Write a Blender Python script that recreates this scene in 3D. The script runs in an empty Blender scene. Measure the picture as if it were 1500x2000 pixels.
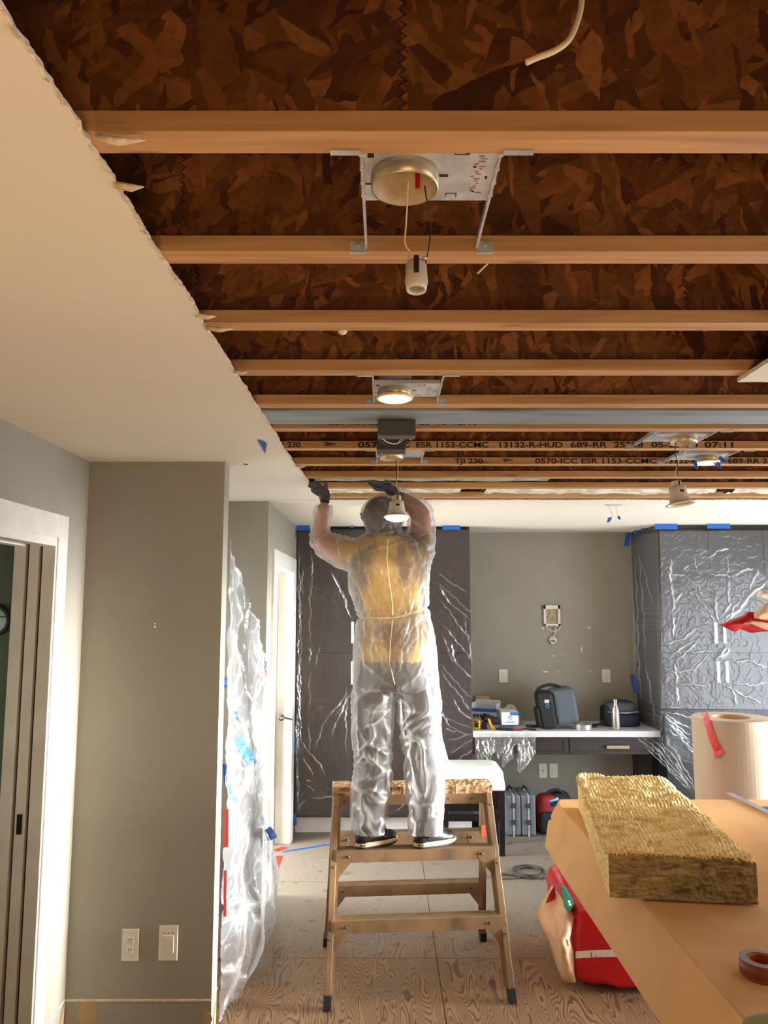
import bpy, math, random
import numpy as np
from mathutils import Vector, Matrix, noise
from mathutils.bvhtree import BVHTree
random.seed(7)
S = bpy.context.scene
C = S.collection
# ------------------------------------------------------------------ camera
HC = 2.0
TH = math.atan(0.1207)
CT, ST = math.cos(TH), math.sin(TH)
F = 1500.0
cam = bpy.data.cameras.new('camera'); camo = bpy.data.objects.new('camera', cam); C.objects.link(camo)
camo.location = (0, 0, HC); camo.rotation_euler = (math.pi/2 + TH, 0, 0)
cam.sensor_fit = 'VERTICAL'; cam.sensor_height = 36.0; cam.lens = 36.0*F/2000.0
cam.clip_start = 0.05; cam.clip_end = 60
S.camera = camo
# ------------------------------------------------------------------ world, lights, exposure
S.view_settings.view_transform = 'Standard'; S.view_settings.look = 'None'
S.view_settings.gamma = 1.0; S.view_settings.use_curve_mapping = False
S.view_settings.exposure = 0.25
w = bpy.data.worlds.new('daylight'); S.world = w; w.use_nodes = True
w.node_tree.nodes['Background'].inputs[0].default_value = (0.75, 0.87, 1.0, 1)
w.node_tree.nodes['Background'].inputs[1].default_value = 3.0
def area(name, loc, direction, sx, sy, power, col, spread=180):
    l = bpy.data.lights.new(name, 'AREA'); l.shape = 'RECTANGLE'; l.size = sx; l.size_y = sy
    l.energy = power; l.color = col; l.spread = math.radians(spread)
    o = bpy.data.objects.new(name, l); C.objects.link(o); o.location = loc
    o.rotation_euler = Vector(direction).to_track_quat('-Z', 'Y').to_euler()
    return o
DAY = (0.86, 0.93, 1.0)
area('daylight_patio_door', (4.0, 4.9, 1.2), (-1, 0.12, -0.05), 3.4, 2.1, 95, DAY)
area('daylight_patio_door_low', (4.0, 4.95, 1.15), (-1, 0.0, -0.03), 3.2, 1.3, 150, (1, 0.99, 0.97), 26)
area('daylight_front_window', (3.95, 0.6, 1.4), (-1, 0.3, 0.0), 2.2, 1.6, 16, (1.0, 0.80, 0.60))
area('daylight_nook_window', (-1.50, 4.62, 1.35), (1, 0.0, -0.2), 1.0, 1.7, 12, DAY)
area('added_side_room_fill', (-2.45, 6.05, 1.3), (1, 0.35, -0.1), 1.0, 1.8, 170, (1, 0.99, 0.97))  # unseen source added to brighten the open hall door leaf
area('warm_fill_behind', (0.4, -1.75, 1.0), (0.0, 0.6, 0.75), 1.6, 0.9, 38, (1.0, 0.62, 0.31))  # added warm fill behind the camera, no lamp seen there
area('added_floor_fill', (-0.25, 0.75, 0.42), (0.0, 0.25, 1), 0.42, 0.28, 15, (1.0, 0.60, 0.30))  # added fill below the view, lifts ceiling and joist undersides
area('bathroom_dim_fill', (-2.8, 2.6, 1.5), (1, 0.0, -0.1), 0.6, 0.6, 4, (0.85, 1.0, 0.92))  # dim fill added for the room beyond, no window built there
# ------------------------------------------------------------------ projection helpers (pixel -> point at a chosen real depth)
def ray(px, py):
    u = (px-750)/F; v = (1000-py)/F
    return u, CT - v*ST, ST + v*CT
def P(px, py, Y):
    a, b, c = ray(px, py); t = Y/b
    return Vector((a*t, Y, HC + c*t))
def PZ(px, py, z):
    a, b, c = ray(px, py); t = (z-HC)/c
    return Vector((a*t, b*t, z))
def PX(px, py, X):
    a, b, c = ray(px, py); t = X/a
    return Vector((X, b*t, HC + c*t))
def sc(py, Y):                       # metres per pixel at depth Y
    return Y/ray(750, py)[1]/F
def pix(v):
    x, y, z = v[0], v[1], v[2]-HC
    d = y*CT + z*ST; up = -y*ST + z*CT
    return 750 + F*x/d, 1000 - F*up/d
# ------------------------------------------------------------------ materials
def lin(c):
    return tuple((x/12.92 if x <= .04045 else ((x+.055)/1.055)**2.4) for x in c)
def RGB(r, g, b): return lin((r/255, g/255, b/255))
class NT:
    def __init__(s, name):
        s.m = bpy.data.materials.new(name); s.m.use_nodes = True
        s.t = s.m.node_tree; s.n = s.t.nodes; s.n.clear()
        s.out = s.n.new('ShaderNodeOutputMaterial')
    def add(s, typ, **kw):
        nd = s.n.new('ShaderNode'+typ)
        for k, v in kw.items():
            if k.startswith('i_'): 
                key = k[2:]
                nd.inputs[int(key) if key.isdigit() else key.replace('_', ' ')].default_value = v
            else: setattr(nd, k, v)
        return nd
    def link(s, a, b): s.t.links.new(a, b)
def c4(c): return (c[0], c[1], c[2], 1)
def coords(N, scale=(1, 1, 1), rot=(0, 0, 0), rand=True):
    tc = N.add('TexCoord'); mp = N.add('Mapping'); mp.inputs['Scale'].default_value = scale; mp.inputs['Rotation'].default_value = rot
    if rand:
        oi = N.add('ObjectInfo'); ml = N.add('VectorMath', operation='MULTIPLY_ADD')
        cm = N.add('CombineXYZ')
        for i in range(3): N.link(oi.outputs['Random'], cm.inputs[i])
        N.link(cm.outputs[0], ml.inputs[0]); ml.inputs[1].default_value = (17, 11, 7); N.link(tc.outputs['Object'], ml.inputs[2])
        N.link(ml.outputs[0], mp.inputs[0])
    else: N.link(tc.outputs['Object'], mp.inputs[0])
    return mp.outputs[0]
def pmat(name, col, rough=.6, metal=0, col2=None, nscale=8, stretch=(1, 1, 1), lo=.4, hi=.6, bump=0, bscale=40, bstretch=(1,1,1), emit=0, spec=.5, sss=0):
    N = NT(name); b = N.add('BsdfPrincipled'); N.link(b.outputs[0], N.out.inputs[0])
    b.inputs['Base Color'].default_value = c4(col); b.inputs['Roughness'].default_value = rough; b.inputs['Metallic'].default_value = metal
    b.inputs['Specular IOR Level'].default_value = spec
    if emit: b.inputs['Emission Color'].default_value = c4(col); b.inputs['Emission Strength'].default_value = emit
    if col2 is None: col2 = tuple(x*.82 for x in col); lo, hi = .3, .8
    v = coords(N, stretch)
    nz = N.add('TexNoise', i_Scale=nscale, i_Detail=5.0); N.link(v, nz.inputs['Vector'])
    r = N.add('ValToRGB'); r.color_ramp.elements[0].position = lo; r.color_ramp.elements[1].position = hi
    r.color_ramp.elements[0].color = c4(col); r.color_ramp.elements[1].color = c4(col2)
    N.link(nz.outputs[0], r.inputs[0]); N.link(r.outputs[0], b.inputs['Base Color'])
    if bump:
        v2 = coords(N, bstretch); n2 = N.add('TexNoise', i_Scale=bscale, i_Detail=4.0); N.link(v2, n2.inputs['Vector'])
        bp = N.add('Bump', i_Strength=bump, i_Distance=.004); N.link(n2.outputs[0], bp.inputs['Height']); N.link(bp.outputs[0], b.inputs['Normal'])
    return N.m
def emat(name, col, s):
    N = NT(name); e = N.add('Emission'); e.inputs[0].default_value = c4(col); e.inputs[1].default_value = s; N.link(e.outputs[0], N.out.inputs[0]); return N.m
M = {}
M['paint'] = pmat('grey_wall_paint', RGB(150, 145, 131), .55, bump=.05, bscale=120, col2=RGB(146, 141, 127), nscale=3)
M['white_paint'] = pmat('white_trim_paint', RGB(226, 222, 212), .35)
M['drywall'] = pmat('ceiling_paint', RGB(228, 220, 202), .8, col2=RGB(222, 214, 196), nscale=2, lo=.3, hi=.8, bump=.04, bscale=90)
M['gypsum'] = pmat('torn_gypsum', RGB(226, 212, 186), .95, col2=RGB(206, 184, 150), nscale=60, bump=.5, bscale=150)
M['green_wall'] = pmat('green_bathroom_paint', RGB(120, 130, 112), .6)
M['steel'] = pmat('galvanised_steel', RGB(205, 208, 210), .4, .35, col2=RGB(178, 180, 184), nscale=14, bump=.1)
M['beam'] = pmat('primed_steel_beam', RGB(140, 150, 154), .5, .15, col2=RGB(105, 100, 88), nscale=2.2, stretch=(1, 4, 4), lo=.5, hi=.75)
M['darksteel'] = pmat('dark_steel_box', RGB(78, 76, 72), .5, .3)
M['black'] = pmat('black_plastic', RGB(24, 24, 26), .45)
M['hole'] = pmat('dark_slot', RGB(45, 28, 18), .9)
M['ceramic'] = pmat('white_porcelain', RGB(214, 205, 185), .3)
M['canwhite'] = pmat('can_inner_white', RGB(215, 200, 172), .5, col2=RGB(190, 170, 135), nscale=20)
M['canring'] = pmat('scorched_can_rim', RGB(205, 185, 140), .35, .6, col2=RGB(150, 150, 150), nscale=12)
M['wirewhite'] = pmat('cream_wire', RGB(220, 200, 160), .5)
M['blue'] = pmat('blue_painter_tape', RGB(22, 92, 178), .6, col2=RGB(22, 88, 170), bump=.1)
M['red'] = pmat('red_sheathing_tape', RGB(205, 30, 34), .35)
M['outlet'] = pmat('white_outlet_plastic', RGB(232, 228, 216), .35)
M['dcab'] = pmat('espresso_cabinet_wood', RGB(54, 46, 44), .45, col2=RGB(46, 39, 38), nscale=6, stretch=(6, 6, .6))
M['counter'] = pmat('white_stone_counter', RGB(235, 235, 235), .25)
M['kraft'] = pmat('kraft_board', RGB(216, 168, 112), .75, col2=RGB(206, 158, 102), nscale=4, bump=.05, bscale=60)
M['roll'] = pmat('kraft_paper_roll', RGB(180, 163, 138), .7, col2=RGB(172, 153, 126), nscale=3, stretch=(1, 1, .3))
M['alu'] = pmat('paint_stained_ladder_metal', RGB(156, 126, 92), .5, .35, col2=RGB(112, 92, 72), nscale=9, stretch=(1, 1, .5), lo=.35, hi=.7, bump=.12)
M['plank'] = pmat('worn_ladder_plank', RGB(196, 160, 118), .85, col2=RGB(120, 84, 52), nscale=30, stretch=(.4, 3, 1), lo=.45, hi=.62, bump=.9, bscale=50)
M['orange'] = pmat('orange_overspray', RGB(225, 105, 50), .7)
M['skin'] = pmat('skin', RGB(190, 132, 104), .5)
M['glove'] = pmat('grey_work_glove', RGB(84, 84, 88), .8, bump=.5, bscale=200, col2=RGB(66, 66, 70), nscale=30)
M['cuff'] = pmat('black_glove_cuff', RGB(25, 25, 27), .8)
M['shirt'] = pmat('gold_work_shirt', RGB(184, 150, 66), .9, col2=RGB(98, 74, 46), nscale=5, stretch=(1.6, 1, .8), lo=.44, hi=.58)
M['pants'] = pmat('charcoal_trousers', RGB(54, 53, 56), .9)
M['hair'] = pmat('dark_cap', RGB(58, 50, 44), .9)
M['shoe'] = pmat('black_shoe_leather', RGB(30, 30, 32), .42, bump=.3, bscale=90)
M['shoegrey'] = pmat('grey_shoe_trim', RGB(120, 122, 126), .4)
M['sole'] = pmat('cream_midsole', RGB(222, 200, 160), .5)
M['rubber'] = pmat('black_rubber', RGB(28, 27, 26), .7)
M['batt'] = None
M['greycase'] = pmat('grey_case_plastic', RGB(112, 120, 126), .5)
M['navy'] = pmat('navy_nylon', RGB(26, 36, 62), .7, bump=.3, bscale=300)
M['bagblack'] = pmat('black_nylon', RGB(24, 26, 28), .7, bump=.3, bscale=200)
M['baggrey'] = pmat('slate_grey_nylon', RGB(82, 92, 100), .6, bump=.3, bscale=200)
M['redbag'] = pmat('red_nylon', RGB(150, 28, 26), .6)
M['bottle'] = pmat('brushed_bottle_steel', RGB(205, 200, 196), .28, .9)
M['ducttape'] = pmat('silver_duct_tape', RGB(165, 168, 172), .35, .5)
M['yellow'] = pmat('yellow_tool_plastic', RGB(225, 165, 30), .5)
M['boxblue'] = pmat('blue_carton', RGB(32, 110, 180), .6)
M['boxwhite'] = pmat('white_carton', RGB(228, 232, 236), .6)
M['ink'] = pmat('black_joist_ink', RGB(30, 20, 14), .9)
M['rink'] = pmat('red_stamp_ink', RGB(150, 90, 80), .9)
M['insul'] = pmat('white_glass_wool', RGB(225, 220, 206), .95, col2=RGB(190, 180, 155), nscale=14, bump=1, bscale=60)
M['greeninsul'] = pmat('pale_green_wool', RGB(170, 168, 140), .95, col2=RGB(145, 140, 108), nscale=10, bump=1, bscale=60)
M['whitechair'] = pmat('white_chair_upholstery', RGB(236, 238, 234), .4)
M['blackwood'] = pmat('black_lacquered_wood', RGB(22, 20, 22), .35)
M['redbagplastic'] = None
M['peach'] = pmat('peach_plastic_film', RGB(236, 196, 160), .4, bump=.3, bscale=20)
M['teal'] = pmat('teal_print', RGB(30, 140, 120), .4)
M['whiteprint'] = pmat('white_print', RGB(235, 230, 228), .4)
M['redplastic'] = pmat('red_bag_plastic', RGB(196, 22, 34), .3, bump=.3, bscale=14)
M['lamp_on'] = emat('lit_lamp_lens', (1.0, 0.80, 0.50), 9)
M['lamp_on2'] = emat('lit_spot_lens', (1.0, 0.85, 0.60), 14)
M['lampwhite'] = pmat('lamp_trim_white', RGB(222, 212, 190), .4)
M['amber'] = pmat('lamp_rim_frosted', RGB(240, 205, 150), .4)
M['plaster'] = pmat('spackle_patch', RGB(178, 150, 112), .9)
M['ruler'] = pmat('steel_ruler', RGB(175, 175, 180), .4, .5)
M['brick'] = pmat('orange_tape_core', RGB(190, 92, 52), .6)
M['tapewrap'] = pmat('tape_label_wrap', RGB(96, 100, 120), .3, col2=RGB(150, 80, 60), nscale=14)
M['bark'] = M['black']
# flaked strand board
def osb():
    N = NT('oriented_strand_board'); b = N.add('BsdfPrincipled'); N.link(b.outputs[0], N.out.inputs[0])
    b.inputs['Roughness'].default_value = .75; b.inputs['Specular IOR Level'].default_value = .3
    base = coords(N, (1, 1, 1))
    def layer(rot, sx, sz):
        m1 = N.add('Mapping'); m1.inputs['Rotation'].default_value = (0, rot, 0); N.link(base, m1.inputs[0])
        nz = N.add('TexNoise', i_Scale=14.0, i_Detail=4.0); N.link(m1.outputs[0], nz.inputs['Vector'])
        ad = N.add('VectorMath', operation='MULTIPLY_ADD'); N.link(nz.outputs['Color'], ad.inputs[0]); ad.inputs[1].default_value = (.045, 0, .045); N.link(m1.outputs[0], ad.inputs[2])
        m2 = N.add('Mapping'); m2.inputs['Scale'].default_value = (sx, 1, sz); N.link(ad.outputs[0], m2.inputs[0])
        v = N.add('TexVoronoi', i_Scale=1.0, i_Randomness=1.0); N.link(m2.outputs[0], v.inputs['Vector'])
        sp = N.add('SeparateColor'); N.link(v.outputs['Color'], sp.inputs[0])
        r = N.add('ValToRGB'); cr = r.color_ramp
        cr.elements[0].position = 0; cr.elements[0].color = c4(RGB(70, 36, 14)); cr.elements[1].position = 1; cr.elements[1].color = c4(RGB(150, 96, 48))
        e = cr.elements.new(.4); e.color = c4(RGB(104, 60, 25)); e = cr.elements.new(.75); e.color = c4(RGB(122, 74, 33))
        N.link(sp.outputs[1], r.inputs[0])
        return sp.outputs[0], r.outputs[0]
    f0, cc = layer(.2, 9, 22)
    for rot, sx, sz, th in ((1.3, 6, 24, .6), (-.6, 9, 34, .66), (.5, 5.5, 30, .74), (1.0, 14, 50, .8), (-1.2, 7, 22, .8), (1.7, 12, 60, .86)):
        f, c = layer(rot, sx, sz)
        g = N.add('Math', operation='GREATER_THAN'); N.link(f, g.inputs[0]); g.inputs[1].default_value = th
        mx = N.add('Mix', data_type='RGBA'); N.link(g.outputs[0], mx.inputs[0]); N.link(cc, mx.inputs[6]); N.link(c, mx.inputs[7]); cc = mx.outputs[2]
    g = N.add('TexNoise', i_Scale=60.0, i_Detail=3.0); N.link(base, g.inputs['Vector'])
    mx = N.add('Mix', data_type='RGBA', blend_type='MULTIPLY'); mx.inputs[0].default_value = .45; N.link(cc, mx.inputs[6]); 
    r2 = N.add('ValToRGB'); r2.color_ramp.elements[0].position = .3; r2.color_ramp.elements[0].color = (.35, .35, .35, 1); r2.color_ramp.elements[1].position = .6; N.link(g.outputs[0], r2.inputs[0]); N.link(r2.outputs[0], mx.inputs[7])
    N.link(mx.outputs[2], b.inputs['Base Color'])
    bw = N.add('Bump', i_Strength=.4, i_Distance=.003); N.link(mx.outputs[2], bw.inputs['Height']); N.link(bw.outputs[0], b.inputs['Normal'])
    return N.m
M['osb'] = osb()
def timber(name, a, bcol, dark):
    N = NT(name); b = N.add('BsdfPrincipled'); N.link(b.outputs[0], N.out.inputs[0]); b.inputs['Roughness'].default_value = .65
    v = coords(N, (.7, 14, 14)); n = N.add('TexNoise', i_Scale=3.0, i_Detail=6.0, i_Distortion=.6); N.link(v, n.inputs['Vector'])
    r = N.add('ValToRGB'); cr = r.color_ramp; cr.elements[0].position = .3; cr.elements[0].color = c4(a); cr.elements[1].position = .7; cr.elements[1].color = c4(bcol)
    N.link(n.outputs[0], r.inputs[0])
    v2 = coords(N, (2.2, 11, 11)); k = N.add('TexVoronoi', i_Scale=1.0); N.link(v2, k.inputs['Vector'])
    r2 = N.add('ValToRGB'); r2.color_ramp.elements[0].position = .02; r2.color_ramp.elements[0].color = (.2, .2, .2, 1); r2.color_ramp.elements[1].position = .12; N.link(k.outputs['Distance'], r2.inputs[0])
    mx = N.add('Mix', data_type='RGBA'); N.link(r2.outputs[0], mx.inputs[0]); mx.inputs[6].default_value = c4(dark); N.link(r.outputs[0], mx.inputs[7])
    N.link(mx.outputs[2], b.inputs['Base Color'])
    bp = N.add('Bump', i_Strength=.25, i_Distance=.003); N.link(n.outputs[0], bp.inputs['Height']); N.link(bp.outputs[0], b.inputs['Normal'])
    return N.m
M['flange'] = timber('joist_flange_timber', RGB(202, 156, 104), RGB(166, 120, 74), RGB(92, 50, 26))
def plywood():
    N = NT('dusty_daylit_plywood'); b = N.add('BsdfPrincipled'); N.link(b.outputs[0], N.out.inputs[0]); b.inputs['Roughness'].default_value = .6
    v = coords(N, (6.0, .9, 1)); n = N.add('TexNoise', i_Scale=1.3, i_Detail=1.5, i_Distortion=.5); N.link(v, n.inputs['Vector'])
    m = N.add('Math', operation='MULTIPLY'); N.link(n.outputs[0], m.inputs[0]); m.inputs[1].default_value = 34
    fr = N.add('Math', operation='FRACT'); N.link(m.outputs[0], fr.inputs[0])
    r = N.add('ValToRGB'); cr = r.color_ramp; cr.elements[0].position = .0; cr.elements[0].color = c4(RGB(152, 120, 88)); cr.elements[1].position = 1; cr.elements[1].color = c4(RGB(106, 76, 52))
    e = cr.elements.new(.55); e.color = c4(RGB(145, 112, 80)); e = cr.elements.new(.8); e.color = c4(RGB(100, 72, 50))
    N.link(fr.outputs[0], r.inputs[0])
    tc = N.add('TexCoord'); geo = N.add('NewGeometry'); 
    nz = N.add('TexNoise', i_Scale=2.2, i_Detail=5.0); N.link(geo.outputs['Position'], nz.inputs['Vector'])
    sx = N.add('SeparateXYZ'); N.link(geo.outputs['Position'], sx.inputs[0])
    # joint compound dust, plus grey daylight painted into the far half of the floor
    a = N.add('MapRange'); a.inputs[1].default_value = 4.2; a.inputs[2].default_value = 5.6; a.inputs[3].default_value = -.15; a.inputs[4].default_value = .42; N.link(sx.outputs[1], a.inputs[0])
    ad = N.add('Math', operation='ADD'); N.link(nz.outputs[0], ad.inputs[0]); N.link(a.outputs[0], ad.inputs[1])
    r3 = N.add('ValToRGB'); r3.color_ramp.elements[0].position = .42; r3.color_ramp.elements[1].position = .8; N.link(ad.outputs[0], r3.inputs[0])
    ms = N.add('Math', operation='MULTIPLY'); N.link(r3.outputs[0], ms.inputs[0]); ms.inputs[1].default_value = .8
    mx = N.add('Mix', data_type='RGBA'); N.link(ms.outputs[0], mx.inputs[0]); N.link(r.outputs[0], mx.inputs[6]); mx.inputs[7].default_value = c4(RGB(122, 118, 110))
    # small dark stains
    n4 = N.add('TexNoise', i_Scale=9.0, i_Detail=3.0); N.link(geo.outputs['Position'], n4.inputs['Vector'])
    r4 = N.add('ValToRGB'); r4.color_ramp.elements[0].position = .62; r4.color_ramp.elements[0].color = (1, 1, 1, 1); r4.color_ramp.elements[1].position = .74; r4.color_ramp.elements[1].color = (.45, .42, .38, 1); N.link(n4.outputs[0], r4.inputs[0])
    m5 = N.add('Mix', data_type='RGBA', blend_type='MULTIPLY'); m5.inputs[0].default_value = 1; N.link(mx.outputs[2], m5.inputs[6]); N.link(r4.outputs[0], m5.inputs[7])
    N.link(m5.outputs[2], b.inputs['Base Color'])
    bp = N.add('Bump', i_Strength=.15, i_Distance=.002); N.link(n.outputs[0], bp.inputs['Height']); N.link(bp.outputs[0], b.inputs['Normal'])
    return N.m
M['plywood'] = plywood()
def battmat(name, ca, cb):
    N = NT(name); b = N.add('BsdfPrincipled'); N.link(b.outputs[0], N.out.inputs[0]); b.inputs['Roughness'].default_value = .95; b.inputs['Specular IOR Level'].default_value = .1
    v = coords(N, (1, 1, 4)); n = N.add('TexNoise', i_Scale=16.0, i_Detail=7.0, i_Distortion=1.0); N.link(v, n.inputs['Vector'])
    r = N.add('ValToRGB'); cr = r.color_ramp; cr.elements[0].position = .32; cr.elements[0].color = c4(ca); cr.elements[1].position = .66; cr.elements[1].color = c4(cb)
    N.link(n.outputs[0], r.inputs[0]); N.link(r.outputs[0], b.inputs['Base Color'])
    bp = N.add('Bump', i_Strength=.9, i_Distance=.006); N.link(n.outputs[0], bp.inputs['Height']); N.link(bp.outputs[0], b.inputs['Normal'])
    return N.m
M['batt'] = battmat('mineral_wool', RGB(222, 186, 120), RGB(255, 238, 184)); M['battshade'] = battmat('mineral_wool_shaded_end', RGB(96, 82, 52), RGB(164, 142, 98))  # second, darker wool puts the front face's shade into its colour
def film(name, base=.10, foldk=.75, edge=.4, col=(.86, .89, .93), rough=.16, gloss=.5, bscale=14, bstr=.5):
    """thin clear or milky sheet: what is folded double lets less through"""
    N = NT(name); tr = N.add('BsdfTransparent'); tr.inputs[0].default_value = (.97, .97, .97, 1)
    gl = N.add('BsdfGlossy'); gl.inputs['Roughness'].default_value = rough; gl.inputs[0].default_value = (.95, .95, .95, 1)
    df = N.add('BsdfDiffuse'); df.inputs[0].default_value = c4(col); tl = N.add('BsdfTranslucent'); tl.inputs[0].default_value = c4(col)
    m1 = N.add('MixShader'); m1.inputs[0].default_value = .5; N.link(df.outputs[0], m1.inputs[1]); N.link(tl.outputs[0], m1.inputs[2])
    m2 = N.add('MixShader'); m2.inputs[0].default_value = gloss; N.link(m1.outputs[0], m2.inputs[1]); N.link(gl.outputs[0], m2.inputs[2])
    at = N.add('Attribute', attribute_name='fold'); lw = N.add('LayerWeight', i_Blend=.3)
    a = N.add('Math', operation='MULTIPLY_ADD'); N.link(at.outputs['Fac'], a.inputs[0]); a.inputs[1].default_value = foldk; a.inputs[2].default_value = base
    p = N.add('Math', operation='POWER'); N.link(lw.outputs['Facing'], p.inputs[0]); p.inputs[1].default_value = 2.0
    a2 = N.add('Math', operation='MULTIPLY_ADD', use_clamp=True); N.link(p.outputs[0], a2.inputs[0]); a2.inputs[1].default_value = edge; N.link(a.outputs[0], a2.inputs[2])
    m3 = N.add('MixShader'); N.link(a2.outputs[0], m3.inputs[0]); N.link(tr.outputs[0], m3.inputs[1]); N.link(m2.outputs[0], m3.inputs[2])
    N.link(m3.outputs[0], N.out.inputs[0])
    v = coords(N, (1, 1, 1)); n = N.add('TexNoise', i_Scale=bscale, i_Detail=4.0, i_Distortion=1.2); N.link(v, n.inputs['Vector'])
    bp = N.add('Bump', i_Strength=bstr, i_Distance=.01); N.link(n.outputs[0], bp.inputs['Height'])
    for q in (gl, df): N.link(bp.outputs[0], q.inputs['Normal'])
    return N.m
M['film'] = film('clear_masking_film', base=.035, foldk=.6, bstr=.3, gloss=.45, rough=.22)
M['film2'] = film('clear_masking_film_over_pantry', base=.09, foldk=.6, gloss=.5, rough=.28, bscale=7, bstr=.4)
M['filmhall'] = film('milky_hall_curtain_film', base=.30, foldk=.75, gloss=.45, rough=.22, bscale=9, bstr=1.0, col=(.62, .64, .67))
M['suit'] = film('translucent_coverall_fabric', base=.25, foldk=.55, edge=.7, col=(.84, .83, .81), rough=.35, gloss=.12, bscale=40, bstr=.3)
# ------------------------------------------------------------------ mesh building
def props(o, label=None, cat=None, group=None, kind=None):
    if label: o['label'] = label
    if cat: o['category'] = cat
    if group: o['group'] = group
    if kind: o['kind'] = kind
    return o
def empty(name, loc, label, cat, group=None, kind=None, rz=0):
    o = bpy.data.objects.new(name, None); C.objects.link(o); o.location = loc; o.rotation_euler = (0, 0, rz); o.empty_display_size = .1
    o['_m'] = 1
    del o['_m']
    return props(o, label, cat, group, kind)
def wm(o):
    m = Matrix.LocRotScale(o.location, o.rotation_euler, o.scale)
    if o.parent: m = wm(o.parent) @ o.matrix_parent_inverse @ m
    return m
class MB:
    def __init__(s): s.v = []; s.f = []; s.mi = []; s.cur = 0
    def quadbox(s, pts):
        b = len(s.v); s.v += [tuple(p) for p in pts]
        for f in ((0, 3, 2, 1), (4, 5, 6, 7), (0, 1, 5, 4), (1, 2, 6, 5), (2, 3, 7, 6), (3, 0, 4, 7)):
            s.f.append(tuple(b+i for i in f)); s.mi.append(s.cur)
        return s
    def box(s, x0, x1, y0, y1, z0, z1, M4=None):
        p = [Vector(q) for q in ((x0, y0, z0), (x1, y0, z0), (x1, y1, z0), (x0, y1, z0), (x0, y0, z1), (x1, y0, z1), (x1, y1, z1), (x0, y1, z1))]
        if M4 is not None: p = [M4 @ q for q in p]
        return s.quadbox(p)
    def bar(s, a, b, w, d, up=(0, 0, 1)):
        a = Vector(a); b = Vector(b); t = (b-a).normalized(); n = Vector(up); n = n - n.dot(t)*t
        if n.length < 1e-4: n = Vector((1, 0, 0))
        n.normalize(); r = t.cross(n)
        q = lambda c, i, j: c + r*(i*w/2) + n*(j*d/2)
        return s.quadbox([q(a, -1, -1), q(a, 1, -1), q(b, 1, -1), q(b, -1, -1), q(a, -1, 1), q(a, 1, 1), q(b, 1, 1), q(b, -1, 1)])
    def loft(s, rings, caps=True, closed=True):
        b = len(s.v); n = len(rings[0])
        for r in rings: s.v += [tuple(p) for p in r]
        for i in range(len(rings)-1):
            for j in range(n if closed else n-1):
                k = (j+1) % n
                s.f.append((b+i*n+j, b+i*n+k, b+(i+1)*n+k, b+(i+1)*n+j)); s.mi.append(s.cur)
        if caps and closed:
            s.f.append(tuple(b+j for j in range(n-1, -1, -1))); s.mi.append(s.cur)
            s.f.append(tuple(b+(len(rings)-1)*n+j for j in range(n))); s.mi.append(s.cur)
        return s
    def tube(s, path, r, n=8, caps=True):
        path = [Vector(p) for p in path]; rs = r if isinstance(r, (list, tuple)) else [r]*len(path)
        rings = []; nrm = None
        for i, p in enumerate(path):
            t = (path[min(i+1, len(path)-1)] - path[max(i-1, 0)]).normalized()
            if nrm is None:
                nrm = Vector((0, 0, 1)) if abs(t.z) < .9 else Vector((1, 0, 0))
            nrm = (nrm - nrm.dot(t)*t).normalized(); bn = t.cross(nrm)
            rings.append([p + (nrm*math.cos(2*math.pi*k/n) + bn*math.sin(2*math.pi*k/n))*rs[i] for k in range(n)])
        return s.loft(rings, caps)
    def lathe(s, prof, c, n=24, axis=(0, 0, 1), caps=False):
        ax = Vector(axis).normalized(); u = ax.orthogonal().normalized(); v = ax.cross(u); c = Vector(c)
        return s.loft([[c + ax*h + (u*math.cos(2*math.pi*k/n)+v*math.sin(2*math.pi*k/n))*r for k in range(n)] for r, h in prof], caps)
    def prism(s, pts, d):
        """polygon pts (3D) swept by vector d"""
        b = len(s.v); n = len(pts); d = Vector(d); pts = [Vector(p) for p in pts]
        s.v += [tuple(p) for p in pts] + [tuple(p+d) for p in pts]
        s.f.append(tuple(b+i for i in range(n-1, -1, -1))); s.f.append(tuple(b+n+i for i in range(n)))
        for i in range(n): k = (i+1) % n; s.f.append((b+i, b+k, b+n+k, b+n+i))
        s.mi += [s.cur]*(n+2)
        return s
    def grid(s, fn, nu, nv):
        b = len(s.v)
        for j in range(nv+1):
            for i in range(nu+1): s.v.append(tuple(fn(i/nu, j/nv)))
        for j in range(nv):
            for i in range(nu):
                a = b+j*(nu+1)+i; s.f.append((a, a+1, a+nu+2, a+nu+1)); s.mi.append(s.cur)
        return s
    def build(s, name, mat, parent=None, smooth=False, bevel=0, label=None, cat=None, group=None, kind=None, fix=True, attr=None, solid=0):
        me = bpy.data.meshes.new(name)
        xs = [(min(v[i] for v in s.v)+max(v[i] for v in s.v))/2 for i in range(3)]
        me.from_pydata([(v[0]-xs[0], v[1]-xs[1], v[2]-xs[2]) for v in s.v], [], s.f)
        mats = mat if isinstance(mat, (list, tuple)) else [mat]
        for m in mats: me.materials.append(M[m] if isinstance(m, str) else m)
        if len(mats) > 1: me.polygons.foreach_set('material_index', s.mi)
        if smooth: me.polygons.foreach_set('use_smooth', [True]*len(me.polygons))
        if fix and attr is None:
            import bmesh
            bm = bmesh.new(); bm.from_mesh(me); bmesh.ops.recalc_face_normals(bm, faces=bm.faces); bm.to_mesh(me); bm.free()
        if attr is not None:
            a = me.attributes.new('fold', 'FLOAT', 'POINT'); a.data.foreach_set('value', attr)
        me.update()
        o = bpy.data.objects.new(name, me); C.objects.link(o)
        o.location = xs
        if parent: o.parent = parent; o.matrix_parent_inverse = wm(parent).inverted()
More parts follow.
